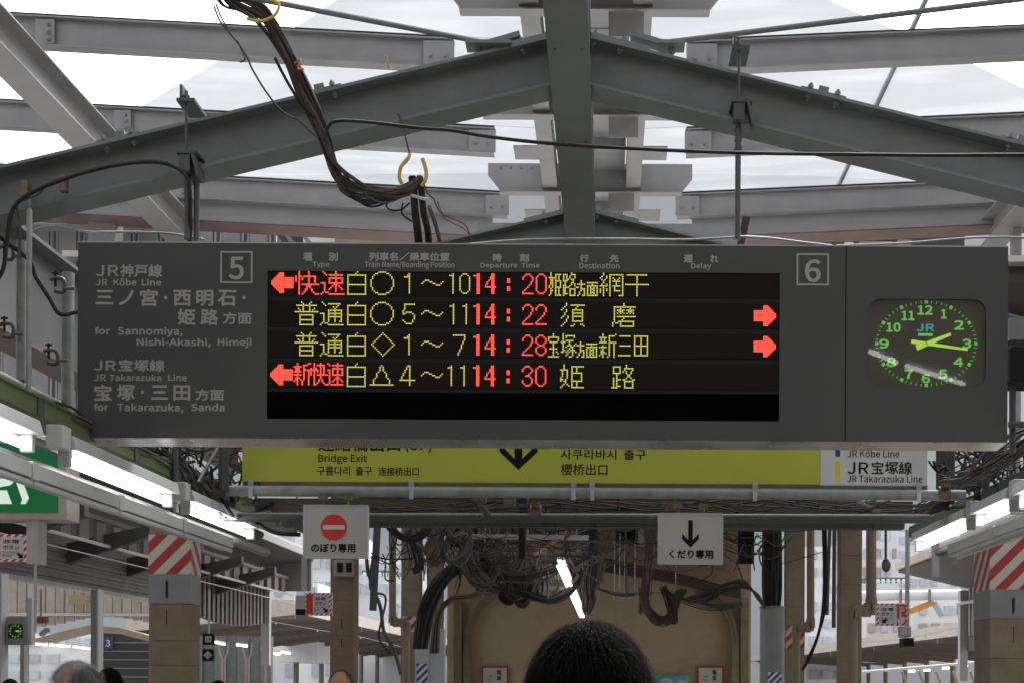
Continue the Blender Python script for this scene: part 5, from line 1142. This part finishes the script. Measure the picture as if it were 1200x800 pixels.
# gable wall beyond, left
t = thing('gable_wall', 'beige ribbed gable wall far left above the grey haired man', 'wall', V(90, 745, 30))
M_bei = mat('beige_ribbed_cladding', (.33, .305, .27), .6, var=.08, stain=(.2, .17, .13), stain_amt=.5)
for i in range(17):
    x0 = -12 + i * 11.2; b = MB(); rect(b, x0, x0 + 7.6, 668, 728 + 6 * math.sin(i * .4), 30 + .05 * (i % 2), .05); b.build('wall_panel', M_bei, t)
    b = MB(); rect(b, x0 + 7.8, x0 + 10.8, 668, 728 + 6 * math.sin(i * .4), 30.12, .05); b.build('wall_groove', mat('beige_groove', (.27, .25, .22), .7), t)
rect(MB(), -12, 178, 718, 721, 29.9, .08).build('rail', M_lgrey, t)
poly(t, [(40, 748), (70, 740), (105, 732), (140, 735), (178, 745), (178, 752), (140, 742), (105, 740), (72, 748), (45, 756)], 29.5, M_cream, 'arch_beam', .4)
rect(MB(), 80, 104, 697, 708, 29.8, .1).build('beige_panel', M_cream, t)
t = thing('dark_interior', 'dark sheet for the shade indoors with a blue 3 sign left of the striped column', 'interior', V(145, 790, 31))
rect(MB(), 118, 178, 738, 840, 31, .4).build('front', M_dark, t)  # dark sheet: shade of the space inside, put into its colour
for i in range(5): rect(MB(), 118, 178, 752 + i * 10, 753 + i * 10, 30.95, .04).build('rail', M_mgrey, t)
rect(MB(), 120, 132, 746, 760, 30.9, .05).build('number_plate', M_navy, t); text(t, '3', 124, 129, 749, 757, 30.89, M_signw, .3)
def farlamp(x0, y0, x1, y1, y, label, grp='far small lit lamps'):
    a, b_ = V(x0, y0, y), V(x1, y1, y); t = thing('fluorescent_lamp', label, 'fluorescent lamp', a, grp)
    MB().tube([a, b_], S(1.3, y), 8).build('tube', M_tubef, t, True); MB().obar(a + Vector((0, 0, S(2.2, y))), b_ + Vector((0, 0, S(2.2, y))), S(4, y), S(1.4, y)).build('housing', M_lgrey, t)
farlamp(33, 753.5, 55, 755, 27, 'small lit lamp beside the little green clock, leftmost of three'); farlamp(58, 755, 82, 757, 27, 'small lit lamp above the grey haired man, middle of three'); farlamp(86, 757, 105, 759.5, 27, 'small lit lamp touching the dark steel post, rightmost of three')
# steel posts
for x0, x1, yt, y, lab in ((106.5, 118, 690, 14, 'dark steel post left of the striped column'), (-4, 5.5, 672, 12, 'dark steel post cut off by the left photo edge'), (24, 32, 755, 20, 'brownish steel post under the little green clock')):
    t = thing('steel_post', lab, 'post', V((x0 + x1) / 2, 795, y)); zt = V(x0, yt, y).z; xa, xb = V(x0, 700, y).x, V(x1, 700, y).x; w_ = xb - xa
    MB().box((xa, y, 0), (xa + w_ * .8, y + .02, zt)).build('web', M_mgrey if x0 != 24 else mat('tan_post', (.2, .16, .12), .6), t); MB().box((xa + w_ * .82, y - .06, 0), (xb, y + .08, zt)).build('flange', M_lgrey, t)
    if x0 < 20: MB().box((xa + w_ * .3, y - .05, V(x0, 725, y).z), (xa + w_ * .75, y - .002, V(x0, 708, y).z)).build('hazard_plate', M_hz, t)
# little clock
t = thing('small_clock', 'little grey box clock with green dial at the far left', 'clock', V(19, 755, 12)); rect(MB(), 7, 31, 722, 755, 12, .12).build('case', M_mgrey, t, bevel=.004)
rect(MB(), 9.5, 26.5, 731, 747, 11.995, .004).build('dial', M_face, t)
b = MB()
for k in range(12):
    a = R(k * 30); c = V(18 + 6.6 * math.sin(a), 739 - 6.6 * math.cos(a), 11.99); b.box(c - Vector((.005, .001, .005)), c + Vector((.005, .001, .005)))
b.build('hour_marks_', M_gl, t)
for e in ((18 + 4, 738), (18 + 5.5, 739.8)): b = MB(); b.obar(V(18, 739, 11.988), V(*e, 11.988), .006, .003, (0, 1, 0)); b.build('hand', M_gl2, t)
rect(MB(), 31, 37, 700, 755, 12.02, .08).build('side_post', M_lgrey, t)
t = thing('red_sign', 'tiny red sign on a rod right of the little green clock', 'sign', V(48, 726, 16)); rect(MB(), 40, 56, 722, 730, 16, .03).build('plate', mat('pinkish_plate', (.35, .2, .2), .5), t); rect(MB(), 43, 49, 723, 729, 15.98, .02).build('red_field', M_red, t); rect(MB(), 46.5, 48.5, 690, 722, 16, .02).build('rod', M_lgrey, t)
poly(t, [(45, 742), (53, 735), (55, 739), (47, 745)], 16, M_lgrey, 'camera_box', .1)
t = thing('train_marks', 'two small black platform marks hanging right of the striped column', 'sign', V(244, 775, 16)); rect(MB(), 237.5, 250.5, 742, 755, 16, .05).build('upper_plate', M_black, t); rect(MB(), 237, 250, 760, 774, 16, .05).build('lower_plate', M_black, t)
rect(MB(), 240.5, 247.5, 745, 752, 15.99, .005).build('white_square', M_signw, t); rect(MB(), 242, 243, 746.5, 750.5, 15.985, .004).build('bar_print', M_blk, t); rect(MB(), 245, 246, 746.5, 750.5, 15.985, .004).build('bar_print', M_blk, t)
poly(t, [(243.5, 762), (248.5, 767), (243.5, 772), (238.5, 767)], 15.99, M_signw, 'white_diamond'); text(t, '12', 241.3, 245.8, 765, 769, 15.985, M_blk, .2); rect(MB(), 243.6, 245.6, 690, 742, 16.01, .02).build('rod', M_lgrey, t)
# grey station front under the left wall with Y posts and lamps
t = thing('panelled_building', 'grey panelled front with forked posts far behind the striped column', 'building', V(265, 800, 38))
for i in range(7): rect(MB(), 224 + i * 13.5, 237 + i * 13.5, 745, 830, 38 + .1 * (i % 2), .2).build('front_panel', mat('slate_panel', (.12, .125, .135), .6), t)
for i, px in enumerate((260, 263.6, 288, 291.5, 311)):
    s = 1 if i % 2 else -1; b = MB(); b.tube([V(px, 830, 36), V(px, 772, 36), V(px + s * 3, 764, 36), V(px + s * 4, 752, 36)], S(1.1, 36), 8); b.build('forked_post', M_cream, t, True)
farlamp(250, 751.5, 264, 754.5, 30, 'small lit lamp right of the two black platform marks'); farlamp(277, 755, 290, 756.5, 32, 'small lit lamp on the forked posts, second from the platform marks')
farlamp(306, 759, 317, 761, 34, 'small lit lamp under the far left canopy, leftmost of its three'); farlamp(329, 763, 340, 765, 34, 'small lit lamp under the far left canopy, rightmost of its three'); farlamp(321, 765, 328, 766, 38, 'small lit lamp under the far left canopy, lowest of its three')
# far canopies along other platforms
M_cnp = mat('canopy_wood_soffit', (.105, .09, .08), .7, var=.15); M_fas = mat('pale_fascia', (.55, .5, .45), .6)
def far_canopy(sx, xe, ze, xi, zi, y0, y1, label, n=12):
    t = thing('far_canopy', label, 'canopy', (xe, y0, EYE + ze - .3))
    K = 6; prof = [(xe + (xi - xe) * k / K, ze + (zi - ze) * (k / K) ** 1.7 * 1.0 + .0) for k in range(K + 1)]
    for k in range(K):
        (xa, za), (xb, zb) = prof[k], prof[k + 1]
        sheet(MB(), (xa, y0, EYE + za), (xa, y1, EYE + za), (xb, y1, EYE + zb), (xb, y0, EYE + zb), .05 * (1 if sx > 0 else -1)).build('soffit_strip', M_cnp, t)
    MB().box((xe - .06, y0, EYE + ze - .05), (xe + .06, y1, EYE + ze + .32)).build('fascia', M_fas, t)
    for i in range(n):
        y = y0 + (y1 - y0) * i / n; b = MB()
        for k in range(K): b.obar((prof[k][0], y, EYE + prof[k][1] - .1), (prof[k + 1][0], y, EYE + prof[k + 1][1] - .1), .16, .2, (0, 0, 1))
        b.tube([(xi, y, 0), (xi, y, EYE + zi)], .12, 8); b.build('rib_', mat('canopy_rib_paint', (.19, .165, .14), .7), t)
    b = MB(); b.prism([(xe, EYE + ze + .32), (xe, EYE + ze - .1), (xi, EYE + zi - .1), (xi, EYE + max(zi, ze) + .32)], y0 - .15, y0 - .02); b.build('end_board', M_fas, t)
    return t
far_canopy(-1, -8.8, 1.85, -13.5, 1.35, 40, 105, 'far curved brown canopy behind the third column on the left')
far_canopy(1, 10.0, 1.33, 15.5, 1.0, 38, 100, 'far brown canopy with pale edge in the right hand gap')
for i, (x, y_) in enumerate(((1108, 782), (1130, 779.5), (1086, 784.5), (1068, 785.5))): farlamp(x - 3.5, y_ + .4, x + 4, y_, 32, 'small lit lamp under the far right canopy, %s' % ('second from the right', 'rightmost', 'third from the right', 'leftmost')[i])
t = thing('long_pipe', 'long pale pipe below the far right canopy', 'pipe', V(1160, 774, 31)); MB().tube([V(1010, 787, 31), V(1165, 774, 31)], S(1.7, 31), 8).build('pipe', M_fas, t, True)
for i in range(5):
    o = MB(); px = 1062 + i * 20; o.tube([V(px, 830, 33), V(px, 800, 33), V(px - 3, 792, 33), V(px - 5, 786, 33)], S(1.8, 33), 8); tag(o.build('forked_post', M_cream, None, True, V(px, 800, 33)), 'pale forked post under the far right canopy, %s' % ('leftmost', 'second from left', 'middle', 'second from right', 'rightmost')[i], 'post', 'forked posts under the far right canopy')
t = thing('platform_mark', 'small diamond mark on a rod left of the striped right column', 'sign', V(1151, 793, 20)); poly(t, [(1151, 781), (1156, 787.5), (1151, 794), (1146, 787.5)], 20, M_signw, 'diamond', .03); poly(t, [(1151, 784), (1154, 787.5), (1151, 791), (1148, 787.5)], 19.99, M_mgrey, 'inner_diamond', .005); rect(MB(), 1150.2, 1151.8, 752, 781, 20.01, .02).build('rod', M_lgrey, t)
# right neighbouring roof
t = thing('side_canopy', 'dark neighbouring platform roof on the right with a slatted side wall', 'canopy', (5.9, 15, EYE + 1))
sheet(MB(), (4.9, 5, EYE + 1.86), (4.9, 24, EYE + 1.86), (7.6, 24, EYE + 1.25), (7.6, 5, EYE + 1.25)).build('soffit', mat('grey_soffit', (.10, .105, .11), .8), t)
MB().box((4.84, 5, EYE + 1.86), (4.92, 24, EYE + 1.98)).build('fascia', M_fas, t)
MB().box((5.92, 23.9, EYE + .0), (6.05, 24.05, EYE + 1.52)).build('end_post', M_lgrey, t)
for i in range(24): MB().box((6.0, 18.5 + i * .22, EYE + .75), (6.03, 18.62 + i * .22, EYE + 1.55)).build('slat', M_mgrey, t)
MB().box((6.04, 5, EYE + .5), (6.08, 24, EYE + 1.5)).build('back_sheet', mat('grey_soffit', (.10, .105, .11), .8), t)
MB().tube([(5.9, 12, EYE + 1.14), (5.9, 24, EYE + 1.3)], .03, 8).build('rail', M_lgrey, t)
# ------------------------------------------------------------------ city behind
def tower(x0, x1, yt, y, d, m, mw, nx, ny, label, yb=800, fr=.62):
    t = thing('office_building', label, 'building', V((x0 + x1) / 2, 800, y)); rect(MB(), x0, x1, yt, yb + 30, y, d).build('walls', m, t)
    w_ = (x1 - x0) / nx; h_ = (yb - yt) / ny
    rw = random.Random(int(x0 * 7 + yt)); mws = (mw, GW2, mat('lilac_window', (.48, .5, .6), .3), mw)
    for i in range(nx):
        for j in range(ny):
            if rw.random() < .22: continue
            mw = mws[rw.randrange(4)]; rect(MB(), x0 + w_ * (i + (1 - fr) / 2), x0 + w_ * (i + (1 + fr) / 2), yt + h_ * (j + .25), yt + h_ * (j + .75), y - .25, .249).build('window', mw, t)
    return t
W1 = mat('white_city_wall', (.88, .89, .92), .7, var=.03, scale=.2); W2 = mat('lilac_grey_wall', (.74, .75, .81), .7, var=.04, scale=.2); W3 = mat('brick_city_wall', (.42, .31, .30), .7, var=.1, scale=.3)
GW = mat('blue_grey_window', (.42, .48, .56), .25, var=.1); GW2 = mat('pale_window', (.55, .62, .70), .3)
tower(290, 345, 585, 90, 15, W2, GW2, 4, 7, 'pale lilac office building in the gap left of the no entry sign')
tower(345, 395, 610, 80, 12, W1, GW, 3, 6, 'white building behind the no entry sign and third column')
tower(395, 470, 655, 85, 12, W1, GW2, 5, 5, 'white building between the third column and the far cream pipe', 770)
tower(318, 372, 682, 60, 8, W1, GW, 4, 3, 'low white building over the far left canopy', 745)
tower(-20, 118, 742, 55, 8, W1, GW2, 6, 3, 'bright white building low at the far left behind the lamps')
tower(480, 500, 690, 75, 8, W2, GW, 2, 6, 'narrow strip of pale building beside the black cable arc')
tower(1010, 1052, 616, 95, 12, W2, W3, 6, 3, 'pale building with reddish window strips right of the cream pipes', 680)
tower(1052, 1125, 608, 110, 14, W1, GW2, 6, 5, 'tall hazy white building behind the right lamps', 690)
tower(945, 1010, 640, 90, 12, W1, GW2, 4, 8, 'bluish white building between the right hand cream columns')
tower(1015, 1135, 704, 75, 10, W1, mat('tan_window', (.5, .42, .33), .5), 8, 2, 'low white building with tan strips above the far right canopy', 745)
t = thing('elevated_duct', 'long white horizontal duct above the SOS sign', 'duct', V(1060, 700, 60)); a, c = V(1008, 698, 60), V(1126, 696, 60); MB().tube([a, c], S(6, 60), 16).build('duct', W1, t, True)
for px in (1056, 1090): rect(MB(), px - 1.2, px + 1.2, 690, 706, 59.6, .2).build('duct_strap', M_mgrey, t)
for x0, x1, yy, lab in ((1014, 1064, 676, 'green and white scalloped awning above the SOS sign'), (424, 466, 668, 'green and white scalloped awning right of the third column')):
    t = thing('awning', lab, 'awning', V(x0, yy + 8, 58)); rect(MB(), x0, x1, yy, yy + 5, 58, 1).build('valance', mat('awning_green', (.05, .22, .16), .6), t)
    n = int((x1 - x0) / 6)
    for i in range(n): c = V(x0 + 3 + i * 6, yy + 5, 57.9); MB().ball(c, S(2.4, 58), .05, S(3, 58), 10, 6).build('scallop', W1, t)
t = thing('crane', 'orange and white crane arm low in the right hand gap', 'crane', V(1090, 725, 70)); MB().obar(V(1066, 716, 70), V(1094, 705, 70), .25, .3).build('arm', mat('crane_orange', (.6, .25, .05), .5), t); MB().obar(V(1094, 705, 70), V(1104, 722, 70), .2, .25).build('jib', GW, t)
# overhead string with bulbs
def stringline(pts, y, label, n):
    t = thing('bird_wire', label, 'wire', V(*pts[0], y), 'sagging wires over the tracks'); P = spline([V(px, py, y) for px, py in pts], 8); MB().tube(P, S(.5, y), 5).build('wire', M_lgrey, t)
    for i in range(n): MB().ball(P[int((i + .5) * len(P) / n)] + Vector((0, 0, -S(1.5, y))), S(1.0, y), n=8, m=6).build('insulator', M_signw, t)
stringline([(225, 705), (300, 724), (388, 740)], 26, 'thin wire with small insulators left of the third column', 4); stringline([(416, 744), (500, 764), (560, 776)], 26, 'thin wire with small insulators right of the third column', 6); stringline([(1010, 752), (1060, 748), (1120, 735)], 28, 'thin wire with small insulators before the far right canopy', 5)
stringline([(370, 650), (450, 700), (520, 735)], 30, 'dark slanting wire past the third column', 0)

# ------------------------------------------------------------------ people
def person(label, px, ytop, y, headw, facing, hair_m, coat, hair_len=.02, seed=1, nfib=2600, bald=0.0, clump=.06):
    """standing person: facing is the yaw of the face (0 looks away from the camera, pi looks at it)"""
    top = V(px, ytop, y); H_ = top.z; x = top.x
    t = thing('person', label, 'person', (x, y, 0)); t.rotation_euler = (0, 0, 0)
    hw = S(headw, y) / 2; hh = .115; hc = Vector((0, 0, H_ - hh * 1.0 - .008))
    cf, sf = math.cos(facing), math.sin(facing)
    def rt(p): return Vector((p[0] * cf - p[1] * sf, p[0] * sf + p[1] * cf, p[2]))   # local +y is forward
    sh = H_ - .32
    def skin(nm, verts, edges, radii, m, lv=2):
        me = bpy.data.meshes.new(nm); me.from_pydata([rt(v) for v in verts], edges, []); o = bpy.data.objects.new(nm, me); COL.objects.link(o)
        md = o.modifiers.new('s', 'SKIN')
        for i, r in enumerate(radii): me.skin_vertices[0].data[i].radius = r if isinstance(r, tuple) else (r, r)
        me.skin_vertices[0].data[0].use_root = True
        sb = o.modifiers.new('d', 'SUBSURF'); sb.levels = lv; sb.render_levels = lv
        bpy.context.view_layer.update(); ev = bpy.data.meshes.new_from_object(o.evaluated_get(bpy.context.evaluated_depsgraph_get()))
        bpy.data.objects.remove(o); ev.name = nm; ev.materials.clear(); ev.materials.append(m); ev.shade_smooth()
        o = bpy.data.objects.new(nm, ev); COL.objects.link(o); o.parent = t; return o
    # body: pelvis root, spine, neck, head, arms and legs in one continuous surface
    v = [(0, 0, .95), (0, 0, 1.15), (0, .01, sh - .06), (0, .0, sh + .02), (0, .01, sh + .10), (0, .02, H_ - .17), (0, .0, H_ - .10), (0, -.005, H_ - .09),
         (-.17, 0, sh - .03), (-.24, -.01, sh - .30), (-.25, .04, sh - .54), (-.25, .06, sh - .62), (.17, 0, sh - .03), (.24, -.01, sh - .30), (.25, .04, sh - .54), (.25, .06, sh - .62),
         (-.10, 0, .86), (-.11, .02, .48), (-.12, -.01, .09), (-.12, .12, .03), (.10, 0, .86), (.11, .02, .48), (.12, -.01, .09), (.12, .12, .03)]
    for s_, hx in ((-1, 11), (1, 15)):
        pass
    e = [(0, 1), (1, 2), (2, 3), (3, 4), (4, 5), (5, 6), (6, 7), (2, 8), (8, 9), (9, 10), (10, 11), (2, 12), (12, 13), (13, 14), (14, 15), (0, 16), (16, 17), (17, 18), (18, 19), (0, 20), (20, 21), (21, 22), (22, 23)]
    r = [.15, .14, .15, .08, .055, .07, hw * .8, hw * .7, .06, .045, .032, .03, .06, .045, .032, .03, .085, .06, .04, .035, .085, .06, .04, .035]
    bi = len(v)
    for side, hx in ((-1, 11), (1, 15)):      # five fingers on each hand
        bx, by, bz = v[hx]
        for k in range(5):
            ox = (k - 2) * .016; ln = (.035, .07, .078, .072, .058)[k]; sx_ = side * .0
            if k == 0: a_ = (bx - side * .02, by + .035, bz - .015); b_ = (bx - side * .03, by + .06, bz - .045)
            else: a_ = (bx, by - .045 + k * .018, bz - .045); b_ = (bx - side * .012, by - .045 + k * .018 + .01, bz - .045 - ln)
            v += [a_, b_]; e += [(hx, len(v) - 2), (len(v) - 2, len(v) - 1)]; r += [.010, .0075]
    skin('body', v, e, r, M_skin)
    cv_ = [(0, 0, .80), (0, 0, 1.0), (0, 0, 1.2), (0, .0, sh - .08), (0, 0, sh + .02), (-.175, 0, sh - .035), (-.245, -.01, sh - .30), (-.255, .04, sh - .52), (.175, 0, sh - .035), (.245, -.01, sh - .30), (.255, .04, sh - .52)]
    skin('coat', cv_, [(0, 1), (1, 2), (2, 3), (3, 4), (3, 5), (5, 6), (6, 7), (3, 8), (8, 9), (9, 10)], [(.19, .15), (.18, .15), (.18, .15), (.18, .14), .085, .085, .07, .055, .085, .07, .055], coat)
    skin('trousers', [(0, 0, .92), (-.10, 0, .84), (-.11, .02, .48), (-.12, -.01, .10), (.10, 0, .84), (.11, .02, .48), (.12, -.01, .10)], [(0, 1), (1, 2), (2, 3), (0, 4), (4, 5), (5, 6)], [.16, .11, .08, .065, .11, .08, .065], M_trou)
    # head with face
    hb = MB(); c = Vector((0, 0, H_ - .125)); hb.ball(rt((0, .005, H_ - .12)), hw * .93, hw * 1.15, .115, 24, 16)
    hd = MB(); 
    vs0 = [Vector(q) for q in hb.v]
    for s_ in (-1, 1): hb.ball(rt((s_ * hw * .97, -.005, H_ - .135)), .012, .022, .032, 8, 6)
    hb.ball(rt((0, hw * 1.15 + .008, H_ - .145)), .012, .016, .022, 8, 6)
    hb.ball(rt((0, hw * 1.05, H_ - .185)), .026, .012, .007, 10, 6); hb.ball(rt((0, .03, H_ - .20)), .052, .06, .05, 14, 10)
    for q in hb.v: pass
    hb.v = [q + Vector((x, y, 0)) for q in hb.v]; ho = hb.build('head', M_skin, t, True)
    for s_ in (-1, 1):
        b = MB(); b.ball(rt((s_ * .031, hw * 1.10, H_ - .125)) + Vector((x, y, 0)), .012, .010, .007, 8, 6); b.build('eye', M_signw, ho, True)
        b = MB(); b.ball(rt((s_ * .031, hw * 1.10 + .008, H_ - .125)) + Vector((x, y, 0)), .005, n=8, m=6); b.build('pupil', M_black, ho, True)
    # hair: under-cap and many fine strands
    rnd = random.Random(seed); cap = MB(); C0 = Vector((0, -.006, H_ - .112)); ax = (hw * .965, hw * 1.19, .1105)
    n, m_ = 36, 14; rings = []
    for i in range(m_ + 1):
        th = (i / m_) * math.pi * .60; rg = []
        for k in range(n):
            a = 2 * math.pi * k / n; front = max(0, math.sin(a)); tt = th * (1 - front * (.42 + bald))
            rg.append(rt(C0 + Vector((ax[0] * math.sin(tt) * math.cos(a), ax[1] * math.sin(tt) * math.sin(a), ax[2] * math.cos(tt)))) + Vector((x, y, 0)))
        rings.append(rg)
    cap.v = [q for rg in rings for q in rg]; cap.f = [(i * n + k, i * n + (k + 1) % n, (i + 1) * n + (k + 1) % n, (i + 1) * n + k) for i in range(m_) for k in range(n)]
    co = cap.build('hair', hair_m, t, True)
    fb = MB()
    for q in range(nfib):
        a = rnd.random() * 2 * math.pi; front = max(0, math.sin(a)); th = math.acos(1 - rnd.random() * 1.28) * (1 - front * (.42 + bald))
        nrm = Vector((math.sin(th) * math.cos(a), math.sin(th) * math.sin(a), math.cos(th)))
        p = C0 + Vector((ax[0] * nrm.x, ax[1] * nrm.y, ax[2] * nrm.z)); down = Vector((math.cos(a) * .8 + .2, math.sin(a) * .8 - .15, -.25 - th * .7)).normalized()
        ln = hair_len * rnd.uniform(.6, 1.5); dr = (nrm * (.01 + rnd.random() * clump) + down * .8 + Vector((rnd.gauss(0, .12), rnd.gauss(0, .12), rnd.gauss(0, .08)))).normalized()
        sd_ = dr.cross(nrm); sd_ = sd_.normalized() if sd_.length > 1e-4 else Vector((1, 0, 0)); w_ = .00055
        mid = p + dr * ln * .5 + nrm * .002; tip = p + dr * ln * .95 - nrm * ln * .16
        fb.add([rt(u) + Vector((x, y, 0)) for u in (p - sd_ * w_, p + sd_ * w_, mid + sd_ * w_ * .8, mid - sd_ * w_ * .8, tip)], [(0, 1, 2, 3), (3, 2, 4)])
    h = fb.build('hair_strands_', hair_m, co)
    return t
person('person with short black hair seen from behind, standing close at the bottom centre', 688, 725.5, 1.93, 138, 0.05, M_hairk, M_coat, .036, 1, 22000)
person('grey haired person in profile at the bottom left, facing left', 88, 773, 6.6, 44, 1.45, M_hairg, M_coat2, .05, 2, 5000, -.1, .5)
person('person with dark greying hair just right of the grey haired one', 100, 780, 6.0, 42, .2, mat('dark_grey_hair', (.06, .06, .06), .45), M_coat, .03, 3, 1800)
person('dark haired person left of the striped column at the bottom edge', 128, 781, 7.4, 34, .3, M_hairk, M_coat, .02, 4, 1500)
person('short haired person facing the camera below the cream column', 400, 783.5, 8.2, 33, 3.1, mat('cropped_hair', (.04, .035, .03), .6), M_coat2, .008, 5, 3000, .12)
person('dark haired person barely showing right of the striped column', 256, 796, 9.0, 27, .1, M_hairk, M_coat, .018, 6, 1000)
person('dark haired person at the bottom left corner under the little clock', 12, 794, 9.5, 26, .4, M_hairk, M_coat, .018, 7, 800)
# ------------------------------------------------------------------ unseen bridge and side roofs added to block light
t = thing('shade_bridge', 'unseen bridge slab added behind the photographer to block skylight', 'bridge', (0, -12, EYE + 6.2))
MB().box((-30, -24, EYE + 3.6), (30, -9, EYE + 7.4)).build('shade_deck', M_conc, t)  # unseen slab added to cut the sky light from behind
for x in (-14, -5, 5, 14): MB().box((x - .6, -18, -1.2), (x + .6, -17, EYE + 3.6)).build('pier', M_conc, t)
for s, lab in ((-1, 'left'), (1, 'right')):
    t = thing('shade_roof', 'unseen roof added beside the photographer to block skylight on the %s' % lab, 'roof', (s * 8, -6, EYE + 1.8))
    MB().box((s * 5.1, -20, EYE + 1.9), (s * 13, 4.8, EYE + 2.0)).build('shade_sheet', M_shade, t)  # unseen sheets added at both sides to close off the sky
